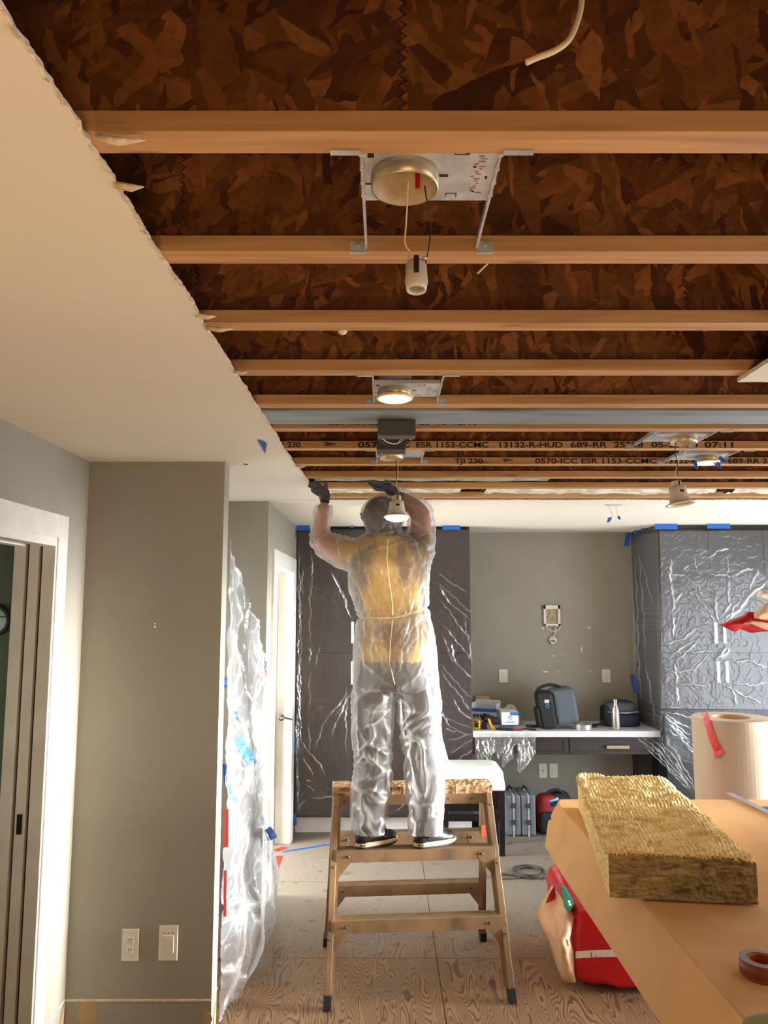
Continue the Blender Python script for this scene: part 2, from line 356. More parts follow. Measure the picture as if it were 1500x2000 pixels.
        if bevel: bv = o.modifiers.new('bevel', 'BEVEL'); bv.width = bevel; bv.segments = 2; bv.limit_method = 'ANGLE'
        if solid: sd = o.modifiers.new('solid', 'SOLIDIFY'); sd.thickness = solid; sd.offset = 0
        return props(o, label, cat, group, kind)
def dup(root, loc, rz=None, label=None, group=None):
    r = root.copy(); C.objects.link(r); r.location = loc
    if rz is not None: r.rotation_euler = (0, 0, rz)
    if label: r['label'] = label
    if group: r['group'] = group
    for ch in list(root.children):
        c = ch.copy(); C.objects.link(c); c.parent = r
        for g in ch.children:
            d = g.copy(); C.objects.link(d); d.parent = c
    return r
def spline(pts, n=8):
    pts = [Vector(p) for p in pts]; out = []
    for i in range(len(pts)-1):
        p0 = pts[max(i-1, 0)]; p1 = pts[i]; p2 = pts[i+1]; p3 = pts[min(i+2, len(pts)-1)]
        for k in range(n):
            t = k/n; out.append(.5*((2*p1)+(p2-p0)*t+(2*p0-5*p1+4*p2-p3)*t*t+(3*p1-p0-3*p2+p3)*t**3))
    out.append(pts[-1]); return out
def foldfield(px, lines, width):
    """px: N x 2 array; creases as polylines; returns 0..1 ridge strength, thinning towards both ends"""
    out = np.zeros(len(px)); x_, y_ = px[:, 0], px[:, 1]
    for q, ln in enumerate(lines):
        wd = width
        if isinstance(ln, tuple) and isinstance(ln[0], (int, float)): wd, ln = ln[0], ln[1]
        tot = sum(math.hypot(b[0]-a[0], b[1]-a[1]) for a, b in zip(ln[:-1], ln[1:])); run = 0
        jx = 1.3*np.sin(y_*.13+q*1.7)+.8*np.sin(y_*.41+q*2.9); jy = 1.1*np.sin(x_*.17+q*.9)+.7*np.sin(x_*.47+q)
        for (x0, y0), (x1, y1) in zip(ln[:-1], ln[1:]):
            dx, dy = x1-x0, y1-y0; L2 = dx*dx+dy*dy+1e-9; L = math.sqrt(L2)
            t = np.clip(((x_+jx-x0)*dx+(y_+jy-y0)*dy)/L2, 0, 1)
            d = np.hypot(x_+jx-x0-t*dx, y_+jy-y0-t*dy)
            g = (run+t*L)/tot; tp_ = np.clip(np.minimum(g, 1-g)*5, .12, 1)
            m = .5+.5*np.abs(np.sin(g*tot*.045+q*1.3)*np.sin(g*tot*.017+q*.7+1))
            out = np.maximum(out, np.exp(-(d/(wd*(.45+.55*tp_*m)))**2)*tp_*m); run += L
    return out
def text_mesh(txt, size, mat, parent, origin, xdir, zdir, name='lettering', depth=.0006, width=None, label=None):
    cu = bpy.data.curves.new(name, 'FONT'); cu.body = txt; cu.size = size; cu.extrude = depth; cu.offset = size*.018
    o = bpy.data.objects.new(name, cu); C.objects.link(o)
    dg = bpy.context.evaluated_depsgraph_get(); me = bpy.data.meshes.new_from_object(o.evaluated_get(dg))
    bpy.data.objects.remove(o)
    if width: me.transform(Matrix.Diagonal((width/max(v.co.x for v in me.vertices), 1, 1, 1)))
    X = Vector(xdir).normalized(); Z = Vector(zdir).normalized()
    m3 = Matrix((X, Z, X.cross(Z))).transposed().to_4x4(); m3.translation = Vector(origin)
    me.transform(m3); me.materials.clear(); me.materials.append(M[mat])
    q = bpy.data.objects.new(name, me); C.objects.link(q)
    if parent: q.parent = parent; q.matrix_parent_inverse = wm(parent).inverted()
    if label: q['label'] = label
    return q
# ------------------------------------------------------------------ the setting
H = 2.727          # underside of the joists
JS = .4064
ST_ = 'structure'
def wall(name, x0, x1, y0, y1, z0, z1, mat='paint', parent=None):
    return MB().box(x0, x1, y0, y1, z0, z1).build(name, mat, parent, kind=None if parent else ST_)
floor = MB().box(-3.0, 4.1, -2.0, 7.9, -.06, -.012).build('floor', 'hole', kind=ST_)
ys = [-1.45+1.22*k for k in range(-1, 9)]
for j, y0 in enumerate(ys[:-1]):
    y1 = ys[j+1]
    if y0 < -2 or y1 > 8: continue
    for x0 in (-2.14-2.44, -2.14, .30, 2.74):
        xa, xb = max(x0, -3.0), min(x0+2.44, 4.1)
        if xb-xa < .1: continue
        MB().box(xa+.002, xb-.002, max(y0, -2)+.002, min(y1, 7.9)-.002, -.012, 0).build('plywood_sheet', 'plywood', floor)
# left side
wl = wall('wall_left', -1.648, -1.48, 3.466, 3.806, 0, H-.013)
wall('wall_left', -1.648, -1.48, -2.0, 2.58, 0, H-.013)
wall('wall_left', -1.648, -1.48, 2.58, 3.466, 2.30, H-.013)
stub = wall('wall_left_stub', -1.648, -.80, 3.806, 3.92, 0, H-.013)
wall('wall_nook', -1.60, -1.48, 3.92, 5.28, 0, H-.013)
wst2 = wall('wall_hall', -1.60, -.80, 5.28, 5.39, 0, H-.013)
wall('wall_hall', -.92, -.80, 5.39, 5.60, 0, H-.013)
wall('wall_hall', -.92, -.80, 5.60, 6.78, 2.30, H-.013)
wall('wall_hall', -.92, -.80, 6.78, 7.62, 0, H-.013)
wall('wall_side_room', -2.6, -.92, 7.0, 7.1, 0, H-.013, 'white_paint')
wall('wall_side_room', -2.7, -2.6, 5.28, 7.1, 0, H-.013, 'white_paint')
wall('wall_bathroom', -3.0, -1.648, 4.05, 4.15, 0, H-.013, 'green_wall')
wall('wall_bathroom', -3.1, -3.0, 1.5, 4.15, 0, H-.013, 'green_wall')
wall('wall_bathroom', -3.0, -1.648, 1.4, 1.5, 0, H-.013, 'green_wall')
# back, right, behind
wb = wall('wall_back', -.80, 4.1, 7.62, 7.74, 0, H-.013)
wall('wall_right', 4.05, 4.17, -2.0, 3.0, 0, .5); wall('wall_right', 4.05, 4.17, -2.0, -.6, .5, H+.3); wall('wall_right', 4.05, 4.17, 1.8, 3.0, .5, H+.3)
wall('wall_right', 4.05, 4.17, -.6, 1.8, 2.25, H+.3); wall('wall_right', 4.05, 4.17, 3.0, 6.65, 2.3, H+.3); wall('wall_right', 4.05, 4.17, 6.65, 7.74, 0, H+.3)
wall('wall_behind', -1.648, 4.1, -2.12, -2.0, 0, H+.3)
for y0, y1, z0, z1, nm in ((3.0, 6.65, 0, 2.3, 'window_1'), (-.6, 1.8, .5, 2.25, 'window_2')):
    m = MB()
    n = 3 if y0 > 1 else 2
    for k in range(n+1):
        yy = y0 + (y1-y0)*k/n; m.box(4.07, 4.13, yy-.035, yy+.035, z0, z1)
    m.box(4.07, 4.13, y0, y1, z0, z0+.06); m.box(4.07, 4.13, y0, y1, z1-.06, z1)
    m.build(nm, 'white_paint', kind=ST_)
# ceiling drywall with its torn edge
def nz1(s, sd=0.): return noise.noise(Vector((s, sd, .3)))
def torn(s, sd): return .008*nz1(s*5, sd) + .004*nz1(s*31, sd+5) + .004*nz1(s*140, sd+9)
def edgeX(y):
    b = -.462 if y < 3.9 else -.462 + (y-3.9)*.035
    return b + torn(y, 1.)
n = 900
m = MB(); Y0, Y1 = -2.0, 5.22
pr = [Y0+(Y1-Y0)*i/n for i in range(n+1)]
m.loft([[(-3.1, y, H-.001), (edgeX(y)-.003+.004*nz1(y*60, 3), y, H-.001), (edgeX(y), y, H-.013), (-3.1, y, H-.013)] for y in pr], True)
ceil = m.build('ceiling', 'drywall', kind=ST_)
m = MB()
for i in range(n):       # ragged gypsum core and paper along the cut
    y = pr[i]; y2 = pr[i+1]
    if y < .2: continue
    a = edgeX(y)+.0015; b = edgeX(y2)+.0015; k = .0005+.004*abs(nz1(y*130, 8)*nz1(y*11, 6)*3); k2 = .0005+.004*abs(nz1(y2*130, 8)*nz1(y2*11, 6)*3)
    m.loft([[(a-.003, y, H-.0134), (a+k, y, H-.0128+.003*nz1(y*90, 4)), (a+k*.6, y, H-.004), (a-.002, y, H-.0006)], [(b-.003, y2, H-.0134), (b+k2, y2, H-.0128+.003*nz1(y2*90, 4)), (b+k2*.6, y2, H-.004), (b-.002, y2, H-.0006)]])
random.seed(3)
for i in range(70):
    y = .5+4.6*random.random(); x = edgeX(y); L = random.uniform(.003, .010); wd = random.uniform(.004, .014)
    z = H-.0134; m.prism([(x-.004, y-wd, z), (x+.003, y+wd, z), (x+L, y+random.uniform(-.01, .01), z-random.uniform(-.004, .012))], (0, 0, .0012))
m.build('torn_edge', 'gypsum', ceil, kind='stuff')
for (px, py, L) in ((212, 268, .055), (245, 360, .03), (418, 640, .05), (398, 615, .03), (470, 725, .02), (585, 910, .03)):
    q = PZ(px, py, H-.012); m = MB()
    m.tube([q+Vector((-.02, 0, 0)), q+Vector((.3*L, .004, -.004)), q+Vector((L, .006, -.001))], [.006, .007, .001], 7); m.build('paper_scrap', 'gypsum', ceil, smooth=True)
def edgeY(x):
    return 5.235 + torn(x, 20.) + .02*nz1(x*2.2, 30)
n2 = 560; m = MB(); X0, X1 = -3.1, 4.1; prx = [X0+(X1-X0)*i/n2 for i in range(n2+1)]
m.loft([[(x, edgeY(x), H-.001), (x, edgeY(x), H-.013), (x, 7.74, H-.013), (x, 7.74, H-.001)] for x in prx])
ceil2 = m.build('ceiling', 'drywall', kind=ST_)
m = MB()
for i in range(n2):
    x, x2 = prx[i], prx[i+1]
    if x < -.46: continue
    a, b = edgeY(x), edgeY(x2); k = .012+.02*abs(nz1(x*26, 8)); k2 = .012+.02*abs(nz1(x2*26, 8))
    m.loft([[(x, a+.01, H-.0136), (x, a-k, H-.0126), (x, a-k*.5, H-.003), (x, a+.01, H-.0006)], [(x2, b+.01, H-.0136), (x2, b-k2, H-.0126), (x2, b-k2*.5, H-.003), (x2, b+.01, H-.0006)]])
m.build('torn_edge', 'gypsum', ceil2, kind='stuff')
m = MB(); pts = [(1.14+.003*nz1(y*30, 2), y) for y in [.9+1.51*i/90 for i in range(91)]]
m.prism([(x, y, H-.014) for x, y in pts]+[(x, 2.41+.004*nz1(x*30, 6), H-.014) for x in [1.15+2.9*i/90 for i in range(91)]]+[(4.05, .9, H-.014)], (0, 0, .013))
ceil3 = m.build('ceiling', 'drywall', kind=ST_)
# subfloor deck over the joists
MB().box(-3.1, 4.1, -2.1, 7.8, H+.304, H+.324).build('ceiling_subfloor', 'osb', kind=ST_)
# blue tape scraps on the ceiling
m = MB(); q = [PZ(503, 858, H-.0145), PZ(516, 861, H-.0145), PZ(521, 868, H-.02), PZ(518, 886, H-.0145)]
m.prism(q, (0, 0, -.001)); m.build('tape_scrap', 'blue', label='small torn scrap of blue tape stuck to the white ceiling near its torn edge', cat='tape')
q = PZ(479, 906, H-.0135); MB().tube([q+Vector((-.012, 0, 0)), q+Vector((.01, .01, -.002))], .003, 6).build('ceiling_mark', 'hole', ceil)
# made-up floor lamp out of view, added to warm the ceiling from below
wk = empty('added_floor_fill', (-.25, .75, 0), 'made-up squat lamp added out of view on the floor, shining up at the joists', 'lamp')
MB().box(-.49, -.01, .60, .90, .30, .39).build('fill_head', 'black', wk, bevel=.01)
MB().box(-.47, -.03, .62, .88, .391, .394).build('fill_glass', 'lamp_on', wk)
for sx in (-.46, -.04): MB().bar((sx, .75, .30), (sx, .75, .02), .02, .03, (0, 1, 0)).build('stand_leg', 'yellow', wk)
MB().box(-.5, 0, .62, .65, 0, .025).box(-.5, 0, .85, .88, 0, .025).box(-.47, -.45, .62, .88, .0, .02).box(-.05, -.03, .62, .88, 0, .02).build('stand_base', 'yellow', wk)
# wall details: baseboard scar, patches
z0 = .18
MB().box(-1.478, -.802, 3.8025, 3.8065, z0-.004, z0+.004).build('caulk_line', 'gypsum', stub)
MB().box(-1.4835, -1.4775, 3.55, 3.805, z0-.004, z0+.004).build('caulk_line', 'gypsum', wl)
MB().box(-.8015, -.7965, 3.81, 3.92, z0-.004, z0+.004).build('caulk_line', 'gypsum', stub)
def blob(cx, cz, r, sd, Y, parent, mat='plaster', sq=1.2):
    m = MB(); pts = []
    for k in range(26):
        a = 2*math.pi*k/26; rr = r*(1+.35*noise.noise(Vector((math.cos(a)*1.5, math.sin(a)*1.5, sd)))); pts.append((cx+rr*math.cos(a), Y, cz+sq*rr*math.sin(a)))
    m.prism(pts, (0, -.0015, 0)); return m.build('plaster_patch', mat, parent)
c = P(172, 1978, 3.805); blob(c.x, c.z, .045, 1, 3.805, stub)
c = P(405, 1990, 3.805); blob(c.x, c.z, .022, 5, 3.805, stub)
m = MB(); m.prism([(-1.479, 3.74, .0), (-1.479, 3.80, .0), (-1.479, 3.80, .17), (-1.479, 3.765, .12)], (.0015, 0, 0)); m.build('plaster_patch', 'plaster', wl)
m = MB(); m.prism([(-.799, 3.83, 0), (-.799, 3.91, 0), (-.799, 3.90, .13), (-.799, 3.86, .09)], (.0015, 0, 0)); m.build('plaster_patch', 'plaster', stub)
# back wall marks where something was pulled off
for k, (x, y, wpx, hpx) in enumerate(((1066, 1312, 9, 2), (1091, 1311, 2, 1.5), (1152, 1311, 3, 1.5), (1081, 1281, 5, 1.5), (1098, 1279, 1.5, 1.5), (1136, 1268, 2, 7), (1150, 1226, 6, 2), (1061, 1227, 5, 3), (1164, 1314, 1.5, 1.5), (1219, 1317, 1.5, 1.5))):
    c = P(x, y, 7.62); s_ = sc(y, 7.62); blob(c.x, c.z, wpx*s_*.6, k*3., 7.62, wb, 'outlet', hpx/wpx)
# pocket door (door_1)
d1 = empty('door_1', (-1.48, 3.0, 0), None, None, kind=ST_)
cz = 2.404
MB().box(-1.48, -1.462, 3.446, 3.545, 0, cz).build('casing', 'white_paint', d1, bevel=.002)
MB().box(-1.48, -1.462, 2.50, 3.446, 2.30, cz).build('casing', 'white_paint', d1, bevel=.002)
MB().box(-1.48, -1.462, 2.50, 2.60, 0, 2.30).build('casing', 'white_paint', d1, bevel=.002)
MB().box(-1.528, -1.470, 3.434, 3.468, 0, 2.30).build('jamb', 'white_paint', d1, bevel=.002)
MB().box(-1.590, -1.545, 3.440, 3.464, .01, 2.27).build('sliding_door_edge', 'white_paint', d1, bevel=.0015)
MB().box(-1.655, -1.605, 3.434, 3.468, 0, 2.30).build('jamb', 'white_paint', d1, bevel=.002)
MB().box(-1.605, -1.528, 3.4645, 3.468, 0, 2.30).build('pocket_slot', 'hole', d1)
MB().box(-1.655, -1.605, 2.60, 3.434, 2.26, 2.30).build('head_jamb', 'white_paint', d1)
MB().box(-1.53, -1.470, 2.60, 3.434, 2.26, 2.30).build('head_jamb', 'white_paint', d1)
MB().box(-1.648, -1.48, 2.58, 2.60, 0, 2.30).build('jamb', 'white_paint', d1)
c = P(46, 1610, 3.44)
lt = MB().box(-1.580, -1.556, 3.4375, 3.440, c.z-.042, c.z+.042).build('latch_plate', 'black', d1, bevel=.001, label='black latch plate on the sliding door edge')
# mirror in the bathroom
c = P(-9, 1212, 4.03); m = MB(); m.lathe([(.062, 0), (.075, 0), (.082, .008), (.075, .016), (.062, .012)], c, 32, (0, -1, 0))
mr = empty('round_mirror', (c.x, 4.05, c.z), 'small round dark-rimmed mirror on the bathroom wall at the far left', 'mirror')
m.build('frame', 'darksteel', mr, smooth=True)
MB().lathe([(.0, .008), (.066, .008)], c, 32, (0, -1, 0)).build('mirror_glass', 'steel', mr)
MB().bar(c+Vector((-.07, -.01, .015)), c+Vector((.06, -.01, .02)), .006, .006).build('crossbar', 'darksteel', mr)
MB().box(c.x-.02, c.x+.02, 4.034, 4.05, c.z-.02, c.z+.02).build('wall_mount', 'darksteel', mr)
# hall door (door_2)
d2 = empty('door_2', (-.8, 6.2, 0), None, None, kind=ST_)
MB().box(-.80, -.782, 5.50, 5.60, 0, 2.40).build('casing', 'white_paint', d2, bevel=.002)
MB().box(-.80, -.782, 6.78, 6.88, 0, 2.40).build('casing', 'white_paint', d2, bevel=.002)
MB().box(-.80, -.782, 5.60, 6.78, 2.30, 2.40).build('casing', 'white_paint', d2, bevel=.002)
MB().box(-.925, -.79, 5.598, 5.618, 0, 2.30).build('jamb', 'white_paint', d2)
MB().box(-.925, -.79, 6.762, 6.782, 0, 2.30).build('jamb', 'white_paint', d2)
MB().box(-.925, -.79, 5.618, 6.762, 2.28, 2.30).build('head_jamb', 'white_paint', d2)
lf = MB().box(-1.72, -.93, 6.71, 6.75, .03, 2.27).build('door_leaf', 'white_paint', d2, bevel=.002)
c = P(549, 1402, 6.70); m = MB(); m.lathe([(.028, 0), (.028, .006), (.012, .01), (.012, .045)], (c.x, 6.71, c.z), 14, (0, -1, 0)); m.tube([(c.x, 6.665, c.z), (c.x+.04, 6.662, c.z+.006), (c.x+.10, 6.664, c.z-.01)], [.011, .009, .007], 8)
m.build('lever_handle', 'darksteel', d2, smooth=True)
# blue and red tape on floor by the hall door
def floor_tape(name, mat, a, b, wd, label, z=.002):
    A = PZ(*a, 0); B = PZ(*b, 0); m = MB(); m.bar(A+Vector((0, 0, z)), B+Vector((0, 0, z)), wd, .0015); return m.build(name, mat, label=label, cat='tape')
floor_tape('floor_tape', 'blue', (552, 1664), (646, 1649), .03, 'long blue tape strip lying on the plywood between hall door and ladder')
floor_tape('floor_tape', 'red', (537, 1662), (558, 1655), .055, 'short red tape strip on the floor at the hall doorway', .0035)
floor_tape('floor_tape', 'red', (536, 1700), (546, 1672), .05, 'red tape strip on the floor beside the bottom of the milky curtain')
# ------------------------------------------------------------------ joists
JX0, JX1 = -3.1, 4.1
ord_ = ['nearest open joist across the top, carrying the hanger brackets of the empty can', 'second joist from the camera, just above the dangling white socket', 'third joist from the camera, with a white scrap of paper hanging on it', 'fourth joist from the camera, meeting the leftover drywall corner at the right', 'fifth joist, directly in front of the grey steel beam',
 'joist right behind the grey steel beam, its print half hidden', 'printed joist whose date stamp ends in 07:11', 'printed joist behind the lit can at the right, starting with the stamp 230', 'joist just above the worker\'s gloved hands, without print', 'joist with pale green wool in front of it, close to the worker\'s head', 'last joist, mostly covered by white wool at the torn ceiling edge']
yfs = [1.168+JS*k for k in range(5)] + [3.185+JS*k for k in range(6)]
joists = []
seams = {0: [P(785, 100, 1.14).x], 1: [P(356, 380, 1.546).x], 2: [P(383, 560, 1.95).x, P(1338, 560, 1.95).x], 3: [P(583, 670, 2.36).x, P(1377, 670, 2.36).x], 4: [P(636, 760, 2.76).x, P(920, 760, 2.76).x], 5: [.2, 2.1], 6: [-.2, 1.45], 7: [.9, 2.6], 8: [.1], 9: [1.2], 10: [.4]}
for k, yf in enumerate([1.168-JS] + yfs):
    k -= 1
    j = empty('wooden_i_joist', (0, yf-.029, H), 'wooden I-joist, '+ord_[k] if k >= 0 else 'wooden I-joist above the camera, only its web ever in view', 'joist', 'exposed ceiling joists')
    MB().box(JX0, JX1, yf-.058, yf, H, H+.036).build('bottom_flange', 'flange', j, bevel=.0015)
    MB().box(JX0, JX1, yf-.058, yf, H+.268, H+.304).build('top_flange', 'flange', j)
    xs = [JX0]+sorted(seams.get(k, [.5]))+[JX1]
    yw = yf-.029-.005
    for a, b in zip(xs[:-1], xs[1:]):
        L = []; z = H+.036; i = 0
        def tooth(z, i): return .006*(1 if i % 2 else -1)
        nt = 24
        right = [(b + (tooth(0, q)-.003 if b < JX1 else 0), yw, H+.036+.232*q/nt) for q in range(nt+1)]
        left = [(a + (tooth(0, q)+.003 if a > JX0 else 0), yw, H+.036+.232*q/nt) for q in range(nt+1)]
        MB().prism(left+right[::-1], (0, .010, 0)).build('web_panel', 'osb', j)
    joists.append(j)
# rim blocking closing bays at the left under the drywall is hidden; printed stamps on flange sides
zt = H+.008
def stamp(k, txt, px0, px1, size=.036, z=H+.004):
    yy = yfs[k]-.058-.0008; py = pix((0, yy, z+.01))[1]; x = P(px0, py, yy).x; x1 = P(px1, py, yy).x
    return text_mesh(txt, size, 'ink', joists[k+1], (x, yy, z), (1, 0, 0), (0, 0, 1), width=x1-x)
def logo(k, px, z=zt):
    yf = yfs[k]; yy = yf-.0586; x = P(px, 870, yy).x; m = MB()
    m.tube([(x-.025, yy, z+.018), (x-.012, yy, z+.022), (x, yy, z+.012), (x-.014, yy, z+.004), (x-.02, yy, z+.012), (x+.012, yy, z+.014), (x+.03, yy, z+.012)], .0022, 5)
    m.tube([(x-.005, yy, z+.004), (x+.008, yy, z+.02), (x+.016, yy, z+.006)], .0018, 5); m.build('stamp_mark', 'ink', joists[k+1])
stamp(6, '230', 561, 587); logo(6, 643); stamp(6, '0570-ICC', 699, 800); stamp(6, 'ESR 1153-CCMC', 812, 954); stamp(6, '13132-R-HUD', 972, 1099); stamp(6, '689-RR', 1114, 1186); stamp(6, '25558', 1199, 1256); stamp(6, '05-25-10', 1272, 1363); stamp(6, '07:11', 1376, 1432)
stamp(7, 'TJI 230', 888, 943); logo(7, 990); stamp(7, '0570-ICC ESR 1153-CCMC', 1045, 1282); stamp(7, '13132-R-HUD', 1296, 1410); stamp(7, '689-RR 25558', 1421, 1540)
stamp(5, '689-RR 25558 05-25-10 12:40', 640, 933, .034, H+.016)
# steel beam
sb = empty('steel_beam', (.5, 2.94, H), 'grey-primed steel I-beam crossing the ceiling between the joists', 'beam')
MB().box(JX0, JX1, 2.832, 3.046, H, H+.012).build('bottom_flange', 'beam', sb)
MB().box(JX0, JX1, 2.934, 2.944, H+.012, H+.29).build('web', 'beam', sb)
MB().box(JX0, JX1, 2.832, 3.046, H+.29, H+.302).build('top_flange', 'beam', sb)
# insulation
def wool(name, x0, x1, y0, y1, z0, z1, mat, label, amp, sd, jag=0.):
    m = MB(); nu = int((x1-x0)*45); nv = 10
    def f(u, v):
        x = x0+(x1-x0)*u; y = y0+(y1-y0)*v
        e = min(v, 1-v)*4; e = min(e, 1)
        if jag and v == 1: y += jag*nz1(x*7, sd)
        return (x, y, z0+(1-e)*.03+amp*noise.noise(Vector((x*6, y*14, sd)))+amp*.5*noise.noise(Vector((x*22, y*30, sd))))
    m.grid(f, nu, nv)
    b = len(m.v); m.v += [(x0, y0, z1), (x1, y0, z1), (x1, y1, z1), (x0, y1, z1)]; m.f.append((b, b+1, b+2, b+3)); m.mi.append(0)
    # side skirts
    for j in (0, nv):
        r = [j*(nu+1)+i for i in range(nu+1)]
        for i in range(nu):
            q = len(m.v); m.v += [(m.v[r[i]][0], m.v[r[i]][1], z1), (m.v[r[i+1]][0], m.v[r[i+1]][1], z1)]; m.f.append((r[i], r[i+1], q+1, q)); m.mi.append(0)
    return m.build(name, mat, smooth=True, label=label, cat='insulation')
wool('insulation_batt', -.40, .50, 4.83, 5.152, H+.012, H+.2, 'insul', 'white crumpled wool insulation at the torn ceiling edge behind the worker\'s raised arms', .016, 3)
wool('insulation_batt', .66, 2.15, 4.83, 5.152, H+.008, H+.2, 'insul', 'longest white wool strip at the torn ceiling edge, right of the worker', .018, 8)
wool('insulation_batt', 2.28, 4.0, 4.83, 5.152, H+.01, H+.2, 'insul', 'white wool strip at the torn ceiling edge near the right side', .018, 14)
wool('insulation_batt', -.42, 1.0, 4.42, 4.74, H+.026, H+.22, 'greeninsul', 'pale green wool batt tucked between two joists above the worker\'s hands', .008, 22)
# small white paper on joist 3 and white wire end etc.
q = P(669, 646, 1.985); m = MB(); m.tube([q+Vector((.0, -.012, .055)), q+Vector((.003, -.012, .02)), q], .0008, 5); m.lathe([(.002, -.012), (.012, -.006), (.014, .002), (.009, .009), (.001, .012)], q, 7)
m.build('paper_shred', 'outlet', label='tiny white shred of paper dangling from the third joist', cat='scrap')
q = P(945, 522, 1.60); m = MB(); m.tube([q+Vector((.012, .0, .012)), q, q+Vector((-.014, .006, -.012))], .0022, 6); m.build('cable_stub', 'wirewhite', label='short cream cable stub poking out behind the second joist', cat='cable')
q = [P(1136, -30, .95), P(1136, 0, .95), P(1131, 30, .95), P(1113, 75, .95), P(1085, 98, .95), P(1050, 112, .95), P(1027, 122, .95)]
m = MB(); m.tube(spline(q, 6), .0042, 10); cb = m.build('house_cable', 'wirewhite', smooth=True, label='thick cream cable hanging down from the subfloor at the top edge', cat='cable')
cb2 = MB().tube([q[0], q[0]+Vector((0.01, .0, .10))], .0042, 10).build('cable_tail', 'wirewhite', cb)
# ------------------------------------------------------------------ recessed light fixtures
def fixture(cx, cy, y0, y1, label, kind, pw=(-.07, .153), scale_r=.055, flip=1, lampz=None):
    """housing frame between the joists whose faces are at y0 (near) and y1 (far)"""
    t = empty('recessed_can_light', (cx, cy, H), label, 'light fixture', 'recessed cans between the joists')
    a, b = cx+pw[0], cx+pw[1]; ya, yb = cy-.078, cy+.085
    zp = H+.010
    pl = MB(); R = scale_r
    n = 40; ring = [(cx+R*math.cos(2*math.pi*k/n), cy+R*math.sin(2*math.pi*k/n)) for k in range(n)]
    def onrect(x, y):
        dx, dy = x-cx, y-cy; s = 1e9
        for lim, d, c in ((b, dx, cx), (a, dx, cx)):
            if abs(d) > 1e-9 and (lim-c)/d > 0: s = min(s, (lim-c)/d)
        for lim, d, c in ((yb, dy, cy), (ya, dy, cy)):
            if abs(d) > 1e-9 and (lim-c)/d > 0: s = min(s, (lim-c)/d)
        return (cx+dx*s, cy+dy*s)
    out = [onrect(*p) for p in ring]
    for cxn, cyn in ((a, ya), (a, yb), (b, ya), (b, yb)):
        k = min(range(n), key=lambda i: (out[i][0]-cxn)**2+(out[i][1]-cyn)**2); out[k] = (cxn, cyn)
    pl.loft([[(p[0], p[1], zp) for p in ring], [(p[0], p[1], zp) for p in out], [(p[0], p[1], zp+.0015) for p in out], [(p[0], p[1], zp+.0015) for p in ring]], False)
    # folded lips
    pl.box(a, b, ya-.0015, ya, zp-.0, zp+.012); pl.box(a, b, yb, yb+.0015, zp, zp+.012)
    plate = pl.build('mounting_plate', 'steel', t)
    for (sx, sy, w_, h_) in ((a+.012, ya+.022, .011, .013), (b-.035, ya+.055, .005, .005), (b-.03, yb-.03, .005, .004), (cx+R+.012, cy+.004, .016, .008), (a+.006, cy+.03, .010, .005), (b-.012, cy+.01, .004, .008), (b-.05, ya+.018, .006, .004)):
        MB().box(sx-w_/2, sx+w_/2, sy-h_/2, sy+h_/2, zp-.0006, zp+.0002).build('knockout_slot', 'hole', plate)
    for (sx, sy, s2) in ((cx+R+.035, ya+.014, 1), (cx+R+.03, yb-.018, -1)):
        m = MB(); m.box(sx-.010, sx-.0085, sy-.006, sy+.006, zp-.0007, zp); m.box(sx+.0085, sx+.010, sy-.006, sy+.006, zp-.0007, zp); m.box(sx-.010, sx+.010, sy+s2*.005-.0007, sy+s2*.005+.0007, zp-.0007, zp); m.build('tab_cut', 'hole', plate)
    # housing can
    MB().lathe([(R+.001, -.012), (R+.003, .004), (R+.001, .02), (R+.001, .13), (.02, .135), (0, .135)], (cx, cy, zp), 32).build('can_housing', 'steel', t, smooth=True)
    MB().lathe([(R+.0005, -.028), (R+.003, -.027), (R+.0045, -.010), (R+.002, .006), (R, .006)], (cx, cy, zp), 36).build('can_collar', 'canring', t, smooth=True)
    MB().lathe([(R+.0003, -.0275), (R-.002, .0), (R-.003, .05), (R-.004, .12), (0, .122)], (cx, cy, zp), 32).build('can_liner', 'canwhite', t, smooth=True)
    m = MB(); m.box(cx+.02, cx+.028, cy+R-.012, cy+R-.006, zp+.0, zp+.03); m.build('liner_clip', 'redplastic' if kind == 'socket' else 'steel', t)
    for x in (a-.003, b+.003):
        hb = MB().box(x-.0025, x+.0025, y0+.001, y1-.001, zp-.003, zp+.012).build('hanger_bar', 'steel', t)
        for k in range(4): MB().box(x-.0042, x+.0042, ya+.012+k*.042, ya+.02+k*.042, zp-.0045, zp+.0135).build('bar_clip', 'steel', hb)
        s = -1 if x < cx else 1
        br = MB().box(min(x, x+s*.034), max(x, x+s*.034), y1-.002, y1-.0005, H-.001, H+.022).box(min(x, x+s*.034), max(x, x+s*.034), y1-.002, y1+.006, H-.0025, H-.001).build('nail_bracket', 'steel', t)
        MB().lathe([(0, 0), (.004, .0), (.004, .002), (0, .003)], (x+s*.018, y1-.0025, H+.013), 8, (0, -1, 0)).build('nail_head', 'steel', br)
        MB().box(min(x, x+s*.05), max(x, x+s*.05), y0-.012, y0+.0015, H-.0025, H-.0008).build('nail_bracket', 'steel', t)
    if kind == 'lit':
        MB().lathe([(.057, -.033), (.0645, -.031), (.0655, -.027), (.064, -.024), (.054, -.026)], (cx, cy, zp), 40).build('trim_ring', 'amber', t, smooth=True)
        MB().lathe([(0, -.038), (.03, -.0375), (.050, -.036), (.0585, -.032), (.0585, -.030), (0, -.030)], (cx, cy, zp), 40).build('glowing_lens', 'lamp_on', t, smooth=True)
    return t
f1 = fixture(.036, 1.245, 1.168, 1.5166, 'empty recessed can nearest the camera, with a socket dangling from it', 'socket')
